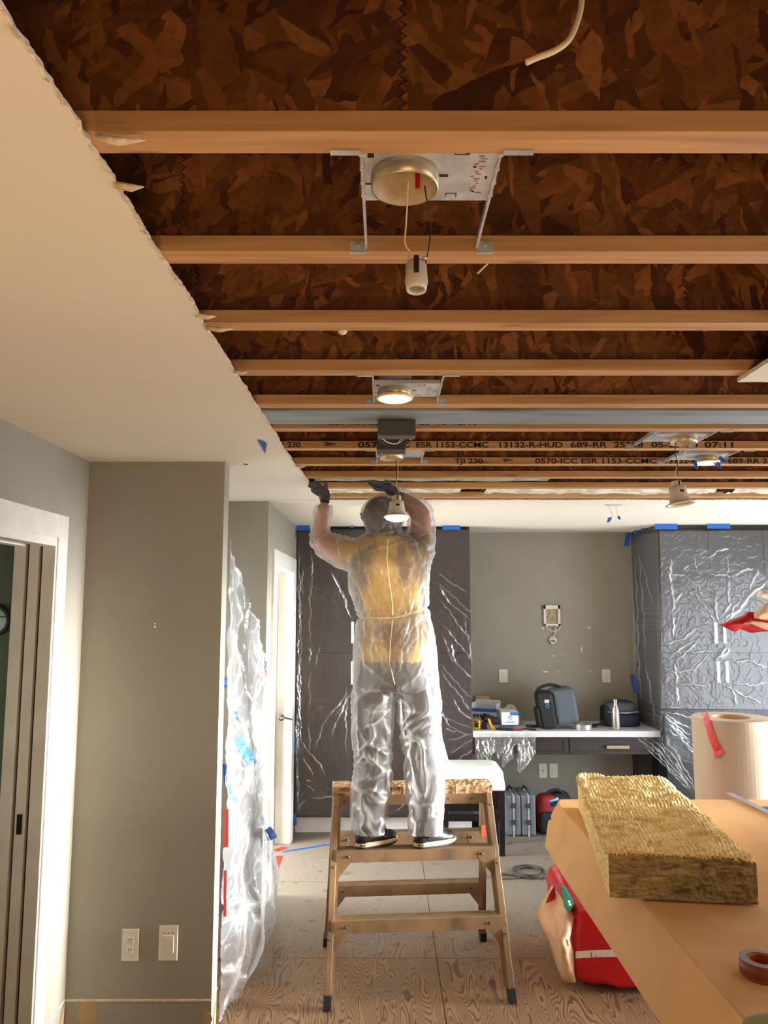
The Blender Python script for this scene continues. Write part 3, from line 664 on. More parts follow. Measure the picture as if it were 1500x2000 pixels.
# red faded stamp on plate
q = MB()
random.seed(5)
for i in range(16):
    x = .150+.0018*(i % 2)+random.uniform(0, .012); y = 1.19+i*.0075; q.box(x, x+random.uniform(.004, .012), y, y+.0022, H+.0092, H+.0098)
q.build('faded_stamp', 'rink', f1)
f2 = fixture(.037, 2.585, 2.388, 2.736, 'lit recessed can glowing warm, just in front of the grey steel beam', 'lit')
f3 = fixture(.037, 3.72, 3.5915, 3.94, 'empty recessed can behind the steel beam, above the worker\'s head', 'wire')
f4 = fixture(P(1335, 857, 3.35).x, 3.35, 3.185, 3.5334, 'empty recessed can at the right with the unlit spot lamp hanging below', 'wire', pw=(-.16, .09))
f5 = fixture(P(1383, 900, 3.78).x, 3.79, 3.5915, 3.94, 'lit recessed can at the right with loose blue tape on its rim', 'lit', pw=(-.16, .09))
# blue tape flaps on the rim of f5
for k, (p1, p2, wd) in enumerate((((1357, 902), (1361, 916), .02), ((1393, 898), (1408, 914), .03), ((1402, 895), (1420, 903), .03))):
    A = P(*p1, 3.76); B = P(*p2, 3.745); MB().tube([A, (A+B)/2+Vector((.003, 0, -.002)), B], [wd/2, wd/2.3, .003], 5).build('tape_flap', 'blue', f5)
# hanging socket
def wire(path, r, mat, parent, name='lead_wire', n=6): return MB().tube(spline(path, 6), r, n).build(name, mat, parent, smooth=True)
Ys = 1.29
c = P(813, 540, Ys); s0 = sc(540, Ys)
so = empty('lamp_socket', (c.x, c.y, c.z), 'white porcelain lamp socket dangling on two wires from the nearest can', 'socket')
ax = (0, -.12, -1)
MB().lathe([(0, -.028), (.014, -.028), (.0185, -.020), (.0195, 0), (.0205, .012), (.0185, .02), (.0175, .027), (.0150, .027), (.0135, .022), (.0135, -.005), (0, -.006)], c, 28, ax).build('porcelain_body', 'ceramic', so, smooth=True)
MB().lathe([(.0134, .024), (.0122, .020), (.0134, .017), (.0122, .013), (.0134, .010), (.0122, .006), (.0130, .002), (0, .001)], c, 24, ax).build('threaded_shell', 'steel', so, smooth=True)
MB().box(c.x-.005, c.x+.004, c.y-.022, c.y-.0185, c.z-.002, c.z+.030).build('clip', 'black', so, bevel=.001)
MB().lathe([(.003, 0), (.005, .003), (.003, .006)], (c.x+.014, c.y-.008, c.z+.027), 8).build('terminal', 'steel', so)
wire([P(797, 352, 1.235), P(795, 400, 1.25), P(793, 440, 1.27), P(791, 475, 1.28), P(802, 495, 1.29), P(794, 512, 1.29), P(795, 520, 1.29)], .0014, 'wirewhite', so)
wire([P(829, 362, 1.24), P(835, 400, 1.25), P(841, 440, 1.27), P(838, 480, 1.28), P(833, 505, 1.29), P(831, 516, 1.29)], .0012, 'black', so)
# hanging spot lamps
def spot(px, py, Y, lit, label, wires, tilt):
    c = P(px, py, Y)
    t = empty('hanging_spot_lamp', tuple(c), label, 'lamp')
    ax = Vector((tilt, -.10, -1)).normalized()
    MB().lathe([(.0, -.105), (.020, -.105), (.022, -.10), (.022, -.078)], c, 24, ax).build('socket_cap', 'ceramic', t, smooth=True)
    MB().lathe([(.022, -.080), (.036, -.076), (.037, -.055), (.040, -.03), (.046, -.008), (.052, -.002), (.064, .0), (.065, .003), (.060, .004), (.050, .001), (.045, -.004)], c, 36, ax).build('cone_shell', 'lampwhite', t, smooth=True)
    if lit: MB().lathe([(.046, -.004), (.055, .004), (.052, .012), (.03, .020), (0, .023)], c, 32, ax).build('glowing_lens', 'lamp_on2', t, smooth=True)
    else:
        MB().lathe([(.0455, -.006), (.040, -.03), (.02, -.045), (0, -.05)], c, 32, ax).build('reflector', 'lampwhite', t, smooth=True)
        MB().lathe([(0, -.015), (.012, -.02), (.018, -.03), (.014, -.045)], c, 20, ax).build('bulb', 'outlet', t, smooth=True)
    u = ax.cross(Vector((1, 0, 0))).normalized()
    q = c - ax*.055 + Vector((.004, -.0385, 0)); MB().box(q.x-.009, q.x+.009, q.y, q.y+.002, q.z-.005, q.z+.005).build('sticker', 'hole', t)
    q = c - ax*.09; MB().box(q.x+.002, q.x+.008, q.y-.0235, q.y-.021, q.z-.02, q.z+.015).build('clip', 'black', t)
    for mt, path in wires: wire([P(*p) for p in path], .0017, mt, t)
    return t, c
tl, lc = spot(775, 1009, 3.72, True, 'lit spot lamp with white cone shell hanging in front of the worker\'s hood', [('wirewhite', ((777, 900, 3.72), (777, 925, 3.72), (774, 945, 3.72), (780, 962, 3.72))), ('black', ((774, 900, 3.72), (775, 930, 3.71), (770, 950, 3.71), (771, 965, 3.72)))], .0)
tr_, _ = spot(1329, 984, 3.36, False, 'unlit spot lamp with cream cone shell hanging on wires at the right', [('wirewhite', ((1327, 862, 3.34), (1328, 885, 3.35), (1325, 905, 3.36), (1319, 920, 3.36), (1319, 930, 3.36))), ('black', ((1320, 862, 3.34), (1319, 885, 3.35), (1323, 905, 3.35), (1323, 928, 3.36)))], .12)
def plight(name, loc, power, col, r=.04):
    l = bpy.data.lights.new(name, 'SPOT'); l.energy = power; l.color = col; l.shadow_soft_size = r; l.spot_size = math.radians(150); l.spot_blend = .6
    o = bpy.data.objects.new(name, l); C.objects.link(o); o.location = loc; return o
plight('spot_lamp_light', (lc.x, lc.y, lc.z-.035), 14, (1, .74, .38)).rotation_euler = (.35, 0, 0)
plight('can_light', (.037, 2.585, H-.05), 8, (1, .76, .45))
plight('can_light', (P(1383, 900, 3.78).x, 3.79, H-.05), 5, (1, .8, .52))
# junction boxes with wire loops (below the beam)
def jbox(x0, x1, y0, y1, z0, z1, label, tp=.01):
    cx = (x0+x1)/2
    t = empty('junction_box', (cx, (y0+y1)/2, z1), label, 'electrical box')
    m = MB(); m.quadbox([(x0, y0, z0), (x1, y0, z0), (x1, y1, z0), (x0, y1, z0), (x0, y0, z1), (x1, y0, z1), (x1, y1, z1), (x0, y1, z1)])
    m.build('box_body', 'darksteel', t, bevel=.002)
    for sx in (x0+.02, x1-.02): MB().lathe([(0, 0), (.004, 0), (.003, .003), (0, .003)], (sx, y1-.012, z0-.001), 8, (0, 0, -1)).build('screw', 'steel', t)
    return t
a = P(738, 822, 3.06); b = P(798, 848, 3.2)
j1 = jbox(-.025, .125, 2.965, 3.035, H-.066, H-.003, 'dark grey junction box hanging under the steel beam with wires looping out')
j2 = jbox(-.033, .098, 3.42, 3.525, H-.030, H+.02, 'smaller dark junction box beside the empty can behind the beam')
for mt, pts in (('wirewhite', ((746, 848), (752, 860), (764, 865), (775, 865), (787, 858), (793, 847))), ('wirewhite', ((782, 848), (782, 857), (777, 866))), ('black', ((737, 847), (742, 860), (752, 867), (763, 868))), ('black', ((804, 846), (806, 855), (800, 862), (790, 868))), ('black', ((742, 850), (748, 862), (752, 869)))):
    n = len(pts); wire([P(x, y+1, 3.04+.34*i/(n-1)) for i, (x, y) in enumerate(pts)], .0022, mt, j1, 'loop_wire')
# wires with blue nuts from the ceiling
z = H-.0135; c0 = PZ(1197, 986, z)
t = empty('capped_wires', tuple(c0), 'two loose ceiling wires ending in blue wire nuts', 'wires')
MB().box(c0.x-.055, c0.x+.055, c0.y-.02, c0.y+.02, z-.003, z+.001).build('ceiling_slot', 'steel', t)
Yc = c0.y
wire([P(1188, 985, Yc), P(1192, 995, Yc), P(1196, 1008, Yc), P(1194, 1014, Yc)], .003, 'wirewhite', t)
wire([P(1202, 985, Yc), P(1204, 997, Yc), P(1207, 1008, Yc)], .002, 'wirewhite', t)
for x, y, ax_ in ((1189, 1017, (-.9, 0, -.9)), (1209, 1011, (.5, 0, -1)), (1191, 1013, (-1, 0, -.1))):
    MB().lathe([(.004, -.012), (.010, -.010), (.009, .008), (.005, .016), (0, .017)], P(x, y, Yc), 10, ax_).build('wire_nut', 'blue', t, smooth=True)
# ------------------------------------------------------------------ wall plates
def plate(name, px, py, Y, kind, label, wd=.073, ht=.117, cat='outlet'):
    c = P(px, py, Y); t = empty(name, (c.x, Y, c.z), label, cat)
    MB().box(c.x-wd/2, c.x+wd/2, Y-.006, Y, c.z-ht/2, c.z+ht/2).build('cover_plate', 'outlet', t, bevel=.002)
    if kind == 'duplex':
        for s in (-1, 1):
            z = c.z+s*.0215
            r = MB().box(c.x-.016, c.x+.016, Y-.0085, Y-.005, z-.0145, z+.0145).build('receptacle', 'outlet', t, bevel=.002)
            for dx, h in ((-.0065, .0045), (.0065, .0035)): MB().box(c.x+dx-.0012, c.x+dx+.0012, Y-.0091, Y-.0083, z+.003-h, z+.003+h).build('slot', 'hole', r)
            MB().lathe([(0, 0), (.0028, 0), (.0028, .0008)], (c.x, Y-.0084, z-.008), 8, (0, -1, 0)).build('slot', 'hole', r)
    elif kind == 'rocker':
        MB().box(c.x-.0265, c.x+.0265, Y-.0085, Y-.005, c.z-.044, c.z+.034).build('rocker_paddle', 'outlet', t, bevel=.002)
        for dx in (-.02, .0, .02): MB().lathe([(0, 0), (.0035 if dx else .002, 0), (.003, .001)], (c.x+dx, Y-.006, c.z+.045), 8, (0, -1, 0)).build('indicator', 'rink', t)
    else:
        MB().lathe([(0, 0), (.007, 0), (.006, .006), (0, .006)], (c.x, Y-.006, c.z), 10, (0, -1, 0)).build('jack', 'darksteel', t)
    MB().lathe([(0, 0), (.0025, 0), (.002, .001)], (c.x, Y-.006, c.z-ht/2+.011), 8, (0, -1, 0)).build('screw', 'steel', t)
    return t
plate('wall_outlet', 255, 1845, 3.806, 'duplex', 'white duplex outlet low on the grey wall stub at the left', .079, .141)
plate('wall_switch', 329, 1841, 3.806, 'rocker', 'white rocker switch plate beside the low outlet on the left stub', .088, .155, 'switch')
plate('wall_outlet', 983, 1320, 7.62, 'duplex', 'white outlet on the back wall above the box of masks', .085, .125)
plate('wall_outlet', 1184, 1320, 7.62, 'duplex', 'white outlet on the back wall above the steel bottle', .080, .125)
plate('wall_outlet', 1060, 1505, 7.62, 'jack', 'white cable jack plate under the desk, left of its neighbour', .078, .132, 'outlet')
plate('wall_outlet', 1081, 1505, 7.62, 'duplex', 'white duplex outlet under the desk, right of the cable jack', .078, .132)
# hooks on the stub wall
c = P(303, 1221, 3.806)
t = empty('wall_hook', tuple(c), 'tiny pair of nails in the grey stub wall at the left', 'nail')
for dz in (.008, -.008): MB().tube([(c.x+.002, 3.808, c.z+dz), (c.x, 3.792, c.z+dz)], .002, 6).lathe([(0, 0), (.0045, 0), (.004, .002), (0, .003)], (c.x, 3.791, c.z+dz), 8, (0, -1, 0)).build('nail', 'steel', t)
# open wall box with cable
Yb = 7.62; c = P(1077, 1202, Yb); s_ = sc(1202, Yb)
t = empty('open_wall_box', (c.x, Yb, c.z), 'opened white wall box on the back wall with its cable dangling', 'electrical box')
w2, h2 = 16*s_, 20*s_
m = MB()
for x0, x1, z0, z1 in ((-w2, w2, h2*.62, h2), (-w2, w2, -h2, -h2*.8), (-w2, -w2*.72, -h2, h2), (w2*.72, w2, -h2, h2)): m.box(c.x+x0, c.x+x1, Yb-.03, Yb-.0005, c.z+z0, c.z+z1)
m.build('frame', 'outlet', t, bevel=.002)
MB().box(c.x-w2*.72, c.x+w2*.72, Yb-.004, Yb-.001, c.z-h2*.8, c.z+h2*.62).build('back_plate', 'roll', t)
for k in range(5): wire([(c.x-.04+.02*k, Yb-.01, c.z-.06), (c.x-.03+.015*k, Yb-.016, c.z+random.uniform(-.03, .03)), (c.x+.04-.02*k, Yb-.01, c.z+.04)], .003, 'wirewhite', t, 'box_wire')
wire([P(1064, 1219, Yb-.02), P(1070, 1229, Yb-.02), P(1082, 1233, Yb-.02), P(1093, 1228, Yb-.02), P(1093, 1221, Yb-.02), P(1086, 1225, Yb-.02), P(1083, 1240, Yb-.02), P(1079, 1250, Yb-.02)], .005, 'outlet', t, 'cable')
for k in range(4): wire([P(1073, 1247+k, Yb-.02-.006*k), P(1080, 1243+2*k, Yb-.03), P(1087, 1250+k, Yb-.03), P(1080, 1258-k, Yb-.03), P(1073, 1250, Yb-.02)], .0035, 'outlet', t, 'cable_coil')

# ------------------------------------------------------------------ cabinets and desk
FY = 7.0
def handle(m, x, z0, z1, y): m.box(x-.012, x+.012, y-.032, y-.024, z0, z1); m.box(x-.006, x+.006, y-.026, y, z0+.02, z0+.03); m.box(x-.006, x+.006, y-.026, y, z1-.03, z1-.02)
t = empty('pantry_cabinet', (0, 7.3, 0), 'tall espresso cabinet behind the worker, covered with clear film', 'cabinet')
zt_ = P(750, 1033, FY).z; zb_ = P(750, 1597, FY).z; zs = P(600, 1275, FY).z
MB().box(-.795, .785, FY+.022, 7.615, zb_, zt_).build('carcass', 'dcab', t)
MB().box(-.79, .78, FY+.09, 7.6, 0, zb_).build('toe_kick', 'counter', t)
MB().box(-.795, .785, FY+.05, 7.6, zt_, H-.014).build('filler_strip', 'black', t)
xm = P(688, 1300, FY).x
xr = .785
cols = [-.795, xm-.012, xr-.40, xr]
cols = [-.795, P(690, 1300, FY).x, xr]
hx = P(688.5, 1300, FY).x
for a, b in ((-.795, hx+.016), (hx+.016, xr)):
    for z0_, z1_ in ((zb_, zs), (zs, zt_)):
        d = MB().box(a+.002, b-.002, FY, FY+.02, z0_+.002, z1_-.002).build('door', 'dcab', t, bevel=.002)
for y0_, y1_ in ((1214, 1256), (1291, 1336)):
    m = MB(); handle(m, hx, P(0, y1_, FY).z, P(0, y0_, FY).z, FY); m.build('handle', 'outlet', t, label='pale bar handle')
t = empty('pantry_cabinet', (3.2, 7.2, 0), 'tall cabinet wall at the right, wrapped in clear film with blue tape on top', 'cabinet')
PY = 6.84; zt2 = P(1300, 1034, PY).z; zc = P(1300, 1386, PY).z
xl = P(1287, 1040, PY).x
MB().box(xl, 4.04, PY+.022, 7.615, zc, zt2).build('carcass', 'dcab', t)
MB().box(xl, 4.04, PY+.05, 7.6, zt2, H-.014).build('filler_strip', 'dcab', t)
MB().box(xl, 4.04, PY+.05, 7.615, 0.10, zc-.002).build('base_carcass', 'black', t)
xa = P(1388, 1150, PY).x; xb2 = P(1496, 1150, PY).x
zr = P(1400, 1275, PY).z
for a, b in ((xl, xa), (xa, xb2), (xb2, 4.04)):
    for z0_, z1_ in ((zc, zr), (zr, zt2)): MB().box(a+.002, b-.002, PY, PY+.02, z0_+.002, z1_-.002).build('door', 'dcab', t, bevel=.002)
for x_ in (1399, 1416):
    for y0_, y1_ in ((1215, 1256), (1291, 1332)):
        m = MB(); handle(m, P(x_ + (1 if y0_ > 1250 else 0), 1300, PY).x, P(0, y1_, PY).z, P(0, y0_, PY).z, PY); m.build('handle', 'outlet', t, label='pale bar handle')
# desk between the cabinets
DY = 7.05; dz1 = P(1100, 1428, 7.0).z; dz0 = P(1100, 1440, 7.0).z; dzb = P(1100, 1474, DY).z
MB().box(.79, xl-.004, 7.0, 7.615, dz0, dz1).build('desk_counter', 'counter', bevel=.003, label='white stone counter spanning between the tall cabinets, cluttered with bags and tools', cat='counter')
t = empty('desk_cabinet', (1.6, 7.3, dzb), 'espresso drawer unit right under the white counter', 'drawer unit')
MB().box(.79, xl-.004, DY+.02, 7.6, dzb, dz0-.001).build('drawer_box', 'dcab', t)
xd = P(1111, 1455, DY).x
for a, b in ((.792, xd-.002), (xd+.002, xl-.006)):
    d = MB().box(a, b, DY, DY+.02, dzb+.002, dz0-.004).build('drawer', 'dcab', t, bevel=.001)
    m = MB(); e = .045
    m.box(a+.003, b-.003, DY-.008, DY+.001, dz0-.004-.03, dz0-.006); m.box(a+.003, b-.003, DY-.008, DY+.001, dzb+.004, dzb+.034); m.box(a+.003, a+e, DY-.008, DY+.001, dzb+.034, dz0-.034); m.box(b-e, b-.003, DY-.008, DY+.001, dzb+.034, dz0-.034)
    m.build('drawer_frame', 'dcab', d, bevel=.001)
hc = P(1205, 1458, DY); m = MB(); m.box(hc.x-.10, hc.x+.10, DY-.036, DY-.026, hc.z-.013, hc.z+.013); m.box(hc.x-.09, hc.x-.08, DY-.028, DY-.007, hc.z-.006, hc.z+.006); m.box(hc.x+.08, hc.x+.09, DY-.028, DY-.007, hc.z-.006, hc.z+.006)
m.build('handle', pmat('champagne_handle_metal', RGB(190, 165, 130), .3, .5), t)
x_ = P(1256, 1500, 7.3).x
MB().box(x_, xl-.004, 7.25, 7.60, 0.0, dzb-.002).build('desk_side_panel', 'dcab', label='dark cabinet panel below the desk at its right end', cat='cabinet')
MB().box(.80, x_-.004, 7.605, 7.62, 0, .09).build('baseboard_back', 'counter', kind=ST_)
# ------------------------------------------------------------------ things on the counter
dt = dz1
def softbox(m, c, hx_, hy_, hz_, p=4, nu=28, nv=14, warp=0, sd=0, taper=0, shear=0):
    rings = []
    for j in range(nv+1):
        ph = -math.pi/2+math.pi*j/nv; cz_ = math.copysign(abs(math.sin(ph))**(2/p), math.sin(ph)); cr = abs(math.cos(ph))**(2/p)
        r = []
        for i in range(nu):
            a = 2*math.pi*i/nu; x = math.copysign(abs(math.cos(a))**(2/p), math.cos(a))*cr; y = math.copysign(abs(math.sin(a))**(2/p), math.sin(a))*cr
            k = 1-taper*(cz_+1)/2
            q = Vector((c[0]+hx_*x*k+shear*cz_, c[1]+hy_*y*k, c[2]+hz_*cz_))
            if warp: q += Vector(noise.noise_vector(Vector((q.x*9, q.y*9, q.z*9+sd))))*warp
            r.append(q)
        rings.append(r)
    return m.loft(rings, True)
# cooler backpack
c = P(1092, 1382, 7.2)
t = empty('backpack', (c.x, 7.2, dt), 'tall slate grey and black cooler backpack leaning on the counter', 'bag')
s_ = sc(1382, 7.2); bh = (dt - 0); 
zlo = dt+.012; zhi = P(1095, 1342, 7.2).z
R4 = Matrix.Translation((c.x+.0, 7.2, zlo)) @ Matrix.Rotation(math.radians(-8), 4, 'Y')
def tb(x0, x1, y0, y1, z0, z1, name, mat, bev=.02):
    m = MB(); m.box(x0, x1, y0, y1, z0, z1, R4); return m.build(name, mat, t, bevel=bev)
hh = zhi-zlo
tb(-.045, .165, -.14, .14, .028, hh-.01, 'body', 'baggrey', .035)
tb(-.165, -.040, -.15, .15, .012, hh-.02, 'front_panel', 'bagblack', .03)
tb(-.195, -.160, -.11, .11, .02, hh*.55, 'pocket', 'bagblack', .02)
tb(-.150, -.05, -.152, .152, hh*.72, hh*.77, 'zip_band', 'darksteel', .004)
m = MB(); pth = [R4 @ Vector(q) for q in ((-.17, 0, hh*.86), (-.15, 0, hh+.00), (-.09, 0, hh+.025), (-.03, 0, hh+.03), (.03, 0, hh+.012), (.07, 0, hh-.01))]; pp = spline(pth, 5)
m.tube(pp, .014, 8); m.build('carry_handle', 'bagblack', t, smooth=True)
m = MB(); q = R4 @ Vector((-.11, -.158, hh*.62)); m.lathe([(.012, 0), (.018, .003), (.012, .006)], q, 14, (0, -1, 0)); m.build('zip_pull', pmat('light_blue_tag', RGB(60, 150, 190), .5), t)
q = R4 @ Vector((-.11, -.155, hh*.74)); MB().box(q.x-.02, q.x+.02, q.y-.01, q.y, q.z-.016, q.z+.016).build('buckle', 'steel', t, bevel=.004)
# silver tape roll
c = P(1141, 1418, 7.06)
t = empty('tape_roll', (c.x, 7.10, dt), 'roll of silver duct tape lying flat on the white counter', 'tape')
MB().lathe([(.045, .002), (.078, .002), (.078, .048), (.045, .048), (.045, .002)], (c.x, 7.10, dt), 32).build('tape_coil', 'ducttape', t)
MB().lathe([(.041, .002), (.0445, .002), (.0445, .048), (.041, .048), (.041, .002)], (c.x, 7.10, dt), 32).build('core', 'roll', t)
# steel bottle
c = P(1204, 1400, 7.06)
t = empty('water_bottle', (c.x, 7.08, dt), 'slim brushed steel water bottle standing on the counter', 'bottle')
k = (P(1204, 1366, 7.06).z-dt)/.26
MB().lathe([(0, .001), (.034, .001), (.036, .006), (.036, .15*k), (.034, .17*k), (.018, .205*k), (.015, .22*k), (.015, .232*k)], (c.x, 7.08, dt), 28).build('bottle_body', 'bottle', t, smooth=True)
MB().lathe([(.0165, .229*k), (.018, .232*k), (.018, .255*k), (.014, .26*k), (0, .26*k)], (c.x, 7.08, dt), 24).build('cap', 'bottle', t, smooth=True)
# lunch bag
c = P(1213, 1396, 7.3); 
t = empty('lunch_bag', (c.x, 7.32, dt), 'navy and grey soft lunch bag behind the steel bottle', 'bag')
zz = P(1213, 1371, 7.3).z
softbox(MB(), (c.x, 7.32, dt+(zz-dt)*.29), .16, .11, (zz-dt)*.29, 6).build('base_pouch', 'navy', t, smooth=True)
softbox(MB(), (c.x, 7.33, dt+(zz-dt)*.77), .145, .10, (zz-dt)*.24, 4).build('top_pouch', 'baggrey', t, smooth=True)
m = MB(); m.tube(spline([(c.x-.14, 7.23, dt+(zz-dt)*.62), (c.x, 7.205, dt+(zz-dt)*.6), (c.x+.14, 7.23, dt+(zz-dt)*.62)], 6), .007, 6); m.build('zipper', 'ducttape', t)
m = MB(); m.tube(spline([(c.x-.12, 7.32, zz-.01), (c.x-.04, 7.3, zz+.012), (c.x+.05, 7.3, zz+.012), (c.x+.12, 7.32, zz-.01)], 6), .008, 6); m.build('handle', 'navy', t, smooth=True)
softbox(MB(), (c.x-.15, 7.30, dt+.10), .035, .07, .09, 4).build('side_pocket', 'bagblack', t, smooth=True)
m = MB(); m.tube(spline([(c.x-.13, 7.24, dt+.12), (c.x-.19, 7.22, dt+.05), (c.x-.28, 7.2, dt+.012), (c.x-.33, 7.22, dt+.012), (c.x-.27, 7.27, dt+.012), (c.x-.19, 7.27, dt+.02)], 6), .011, 8); m.build('strap', 'bagblack', t, smooth=True)
# mask box, open carton, plastic bag, tools
t0 = P(995, 1408, 7.1)
t = empty('mask_box', (t0.x, 7.12, dt), 'white and blue carton of masks with a round blue mark on its end', 'box')
R4 = Matrix.Translation((t0.x, 7.12, dt+.045)) @ Matrix.Rotation(.0, 4, 'Z')
zz = P(995, 1391, 7.06).z - dt - .045
MB().box(-.072, .075, -.06, .2, 0, zz, R4).build('carton', 'boxwhite', t, bevel=.002)
MB().box(-.0, .0755, -.0615, -.06, zz*.75, zz, R4).build('blue_corner_print', 'boxblue', t)
MB().lathe([(0, 0), (.02, 0), (.02, .0015)], R4 @ Vector((.0, -.06, zz*.55)), 18, (0, -1, 0)).build('round_print', 'boxblue', t)
for i in range(6): MB().box(-.045+.015*i, -.037+.015*i, -.0612, -.06, zz*.16, zz*.24, R4).build('small_print', 'boxblue', t)
t = empty('open_carton', (t0.x-.17, 7.3, dt), 'low blue and white opened carton behind the mask box', 'box')
R4 = Matrix.Translation((t0.x-.17, 7.40, dt+.05)) @ Matrix.Rotation(-.35, 4, 'Z')
m = MB(); zz2 = .15
m.box(-.12, .12, -.09, -.085, 0, zz2*.7, R4); m.box(-.12, .12, .085, .09, 0, zz2*1.1, R4); m.box(-.12, -.115, -.085, .085, 0, zz2, R4); m.box(.115, .12, -.085, .085, 0, zz2, R4); m.box(-.12, .12, -.09, .09, -.048, .002, R4)
m.build('carton_walls', 'boxwhite', t)
MB().box(-.121, .121, -.0915, -.09, zz2*.5, zz2*.7, R4).build('blue_band', 'boxblue', t)
m = MB(); m.prism([R4 @ Vector(q) for q in ((-.12, .09, zz2*1.1), (.02, .09, zz2*1.1), (.0, .15, zz2*1.25), (-.12, .15, zz2*1.25))], (0, 0, .003)); m.build('flap', 'kraft', t)
MB().box(-.122, -.1205, -.09, .09, zz2*.4, zz2, R4).build('blue_band', 'boxblue', t)
for i in range(5): MB().box(-.10+.03*i, -.082+.03*i, -.0925, -.0905, zz2*.15, zz2*.34, R4).build('dark_print', 'darksteel', t)
c = P(997, 1395, 7.35)
t = empty('plastic_bag', (c.x, 7.38, dt), 'crumpled whitish plastic bag leaning behind the mask box', 'bag')
m = MB(); softbox(m, (c.x+.01, 7.38, dt+.105), .13, .08, .10, 2.6, warp=.03, taper=.7, sd=3, shear=-.02); m.build('bag_body', film('whitish_bag_film', base=.55), t, smooth=True, attr=[0.]*len(m.v), fix=False)
softbox(MB(), (c.x, 7.38, dt+.05), .08, .05, .045, 3).build('bag_contents', 'boxwhite', t, smooth=True)
# tools
def tool(name, px, py, Y, label, cat, fn):
    c = P(px, py, Y); t = empty(name, (c.x, Y, dt), label, cat); fn(t, c.x, Y, dt+.001)
def f_meas(t, x, y, z):
    MB().box(x-.045, x+.03, y-.03, y+.02, z, z+.085).build('tape_case', 'yellow', t, bevel=.012)
    MB().box(x-.025, x+.012, y-.034, y-.029, z+.02, z+.065).build('case_label', 'black', t, bevel=.003)
    MB().box(x-.035, x+.005, y-.036, y-.030, z+.07, z+.08).build('lock_button', 'black', t)
tool('measuring_tape', 931, 1398, 7.10, 'yellow and black measuring tape at the left end of the counter', 'tape measure', f_meas)
def f_drill(t, x, y, z):
    MB().lathe([(.0, -.08), (.03, -.075), (.034, -.02), (.034, .05), (.022, .07), (.016, .09), (.0, .095)], (x+.02, y, z+.085), 16, (1, -.25, -.35)).build('motor_body', 'black', t, smooth=True)
    MB().bar((x-.02, y+.01, z+.07), (x-.05, y+.01, z+.0), .035, .045).build('grip', 'black', t, bevel=.008)
    m = MB(); m.bar((x+.035, y-.036, z+.005), (x-.0, y-.036, z+.095), .022, .012, (0, 1, 0)); m.build('yellow_housing', 'yellow', t, bevel=.004)
    MB().box(x-.09, x-.01, y-.03, y+.05, z, z+.022).build('battery', 'black', t, bevel=.005)
    MB().box(x+.03, x+.055, y-.04, y-.03, z+.002, z+.03).build('clutch_ring', 'yellow', t, bevel=.003)
tool('cordless_drill', 953, 1400, 7.12, 'black cordless drill with yellow trim beside the measuring tape', 'drill', f_drill)
def f_knife(mat, L, h=.014):
    def g(t, x, y, z):
        MB().bar((x-L/2, y, z+.008), (x+L/2, y-.03, z+.008), .03, h).build('handle', mat, t, bevel=.004)
        MB().bar((x+L/2, y-.03, z+.006), (x+L/2+.06, y-.04, z+.006), .018, .003).build('blade', 'steel', t)
        MB().box(x-L/4, x-L/4+.02, y-.02, y-.005, z+.008+h/2, z+.01+h/2).build('slider', 'black', t)
    return g
tool('utility_knife', 1003, 1419, 7.045, 'red-handled utility knife in front of the mask box', 'knife', f_knife('redbag', .15))
tool('black_hand_tool', 985, 1423, 7.06, 'black-handled hand tool in front of the mask box, left of the red knife', 'tool', f_knife('black', .15, .02))
tool('green_hand_tool', 1032, 1421, 7.06, 'dark green handled tool lying on the counter before the backpack', 'tool', f_knife(pmat('dark_green_grip', RGB(28, 48, 42), .5), .13))
def f_pliers(t, x, y, z):
    for s in (-1, 1):
        MB().tube(spline([(x-.07, y+s*.03, z+.012), (x-.02, y+s*.02, z+.012), (x+.03, y, z+.012)], 5), .009, 8).build('handle', 'black', t, smooth=True)
        MB().bar((x+.03, y, z+.012), (x+.075, y+s*.006, z+.012), .009, .012).build('jaw', 'darksteel', t)
tool('pliers', 1043, 1413, 7.2, 'black pliers behind the dark green tool on the counter', 'pliers', f_pliers)
# ------------------------------------------------------------------ floor things at the back
def case(px, label):
    c = P(px, 1595, 7.0); x = c.x; t = empty('tool_case', (x, 7.1, 0), label, 'case', 'grey cases under the desk')
    hz = .345; MB().box(x-.064, x-.004, 6.96, 7.30, .004, hz).build('case_shell', 'greycase', t, bevel=.018)
    MB().box(x+.004, x+.064, 6.96, 7.30, .004, hz).build('case_shell', 'greycase', t, bevel=.018)
    MB().box(x-.008, x+.008, 6.955, 7.305, .0, hz+.006).build('rim_seam', 'steel', t, bevel=.003)
    MB().tube(spline([(x, 7.05, hz), (x, 7.06, hz+.03), (x, 7.19, hz+.03), (x, 7.2, hz)], 5), .010, 8).build('handle', 'black', t, smooth=True)
    for zq in (.1, .24): MB().box(x-.02, x+.02, 6.948, 6.958, zq, zq+.04).build('latch', 'darksteel', t, bevel=.002)
case(1002, 'grey upright tool case nearest the black chair leg'); case(1031, 'grey upright tool case next to the red and black bag')
c = P(1078, 1600, 7.1); t = empty('tool_bag', (c.x, 7.15, 0), 'red and black tool bag on the floor behind the board corner', 'bag')
softbox(MB(), (c.x-.02, 7.15, .16), .14, .14, .16, 4, warp=.015, taper=.25).build('bag_body', 'redbag', t, smooth=True)
softbox(MB(), (c.x+.08, 7.16, .17), .13, .13, .165, 4, warp=.015, taper=.25).build('black_side', 'bagblack', t, smooth=True)
softbox(MB(), (c.x-.04, 7.02, .10), .085, .03, .09, 5).build('front_pocket', 'bagblack', t, smooth=True)
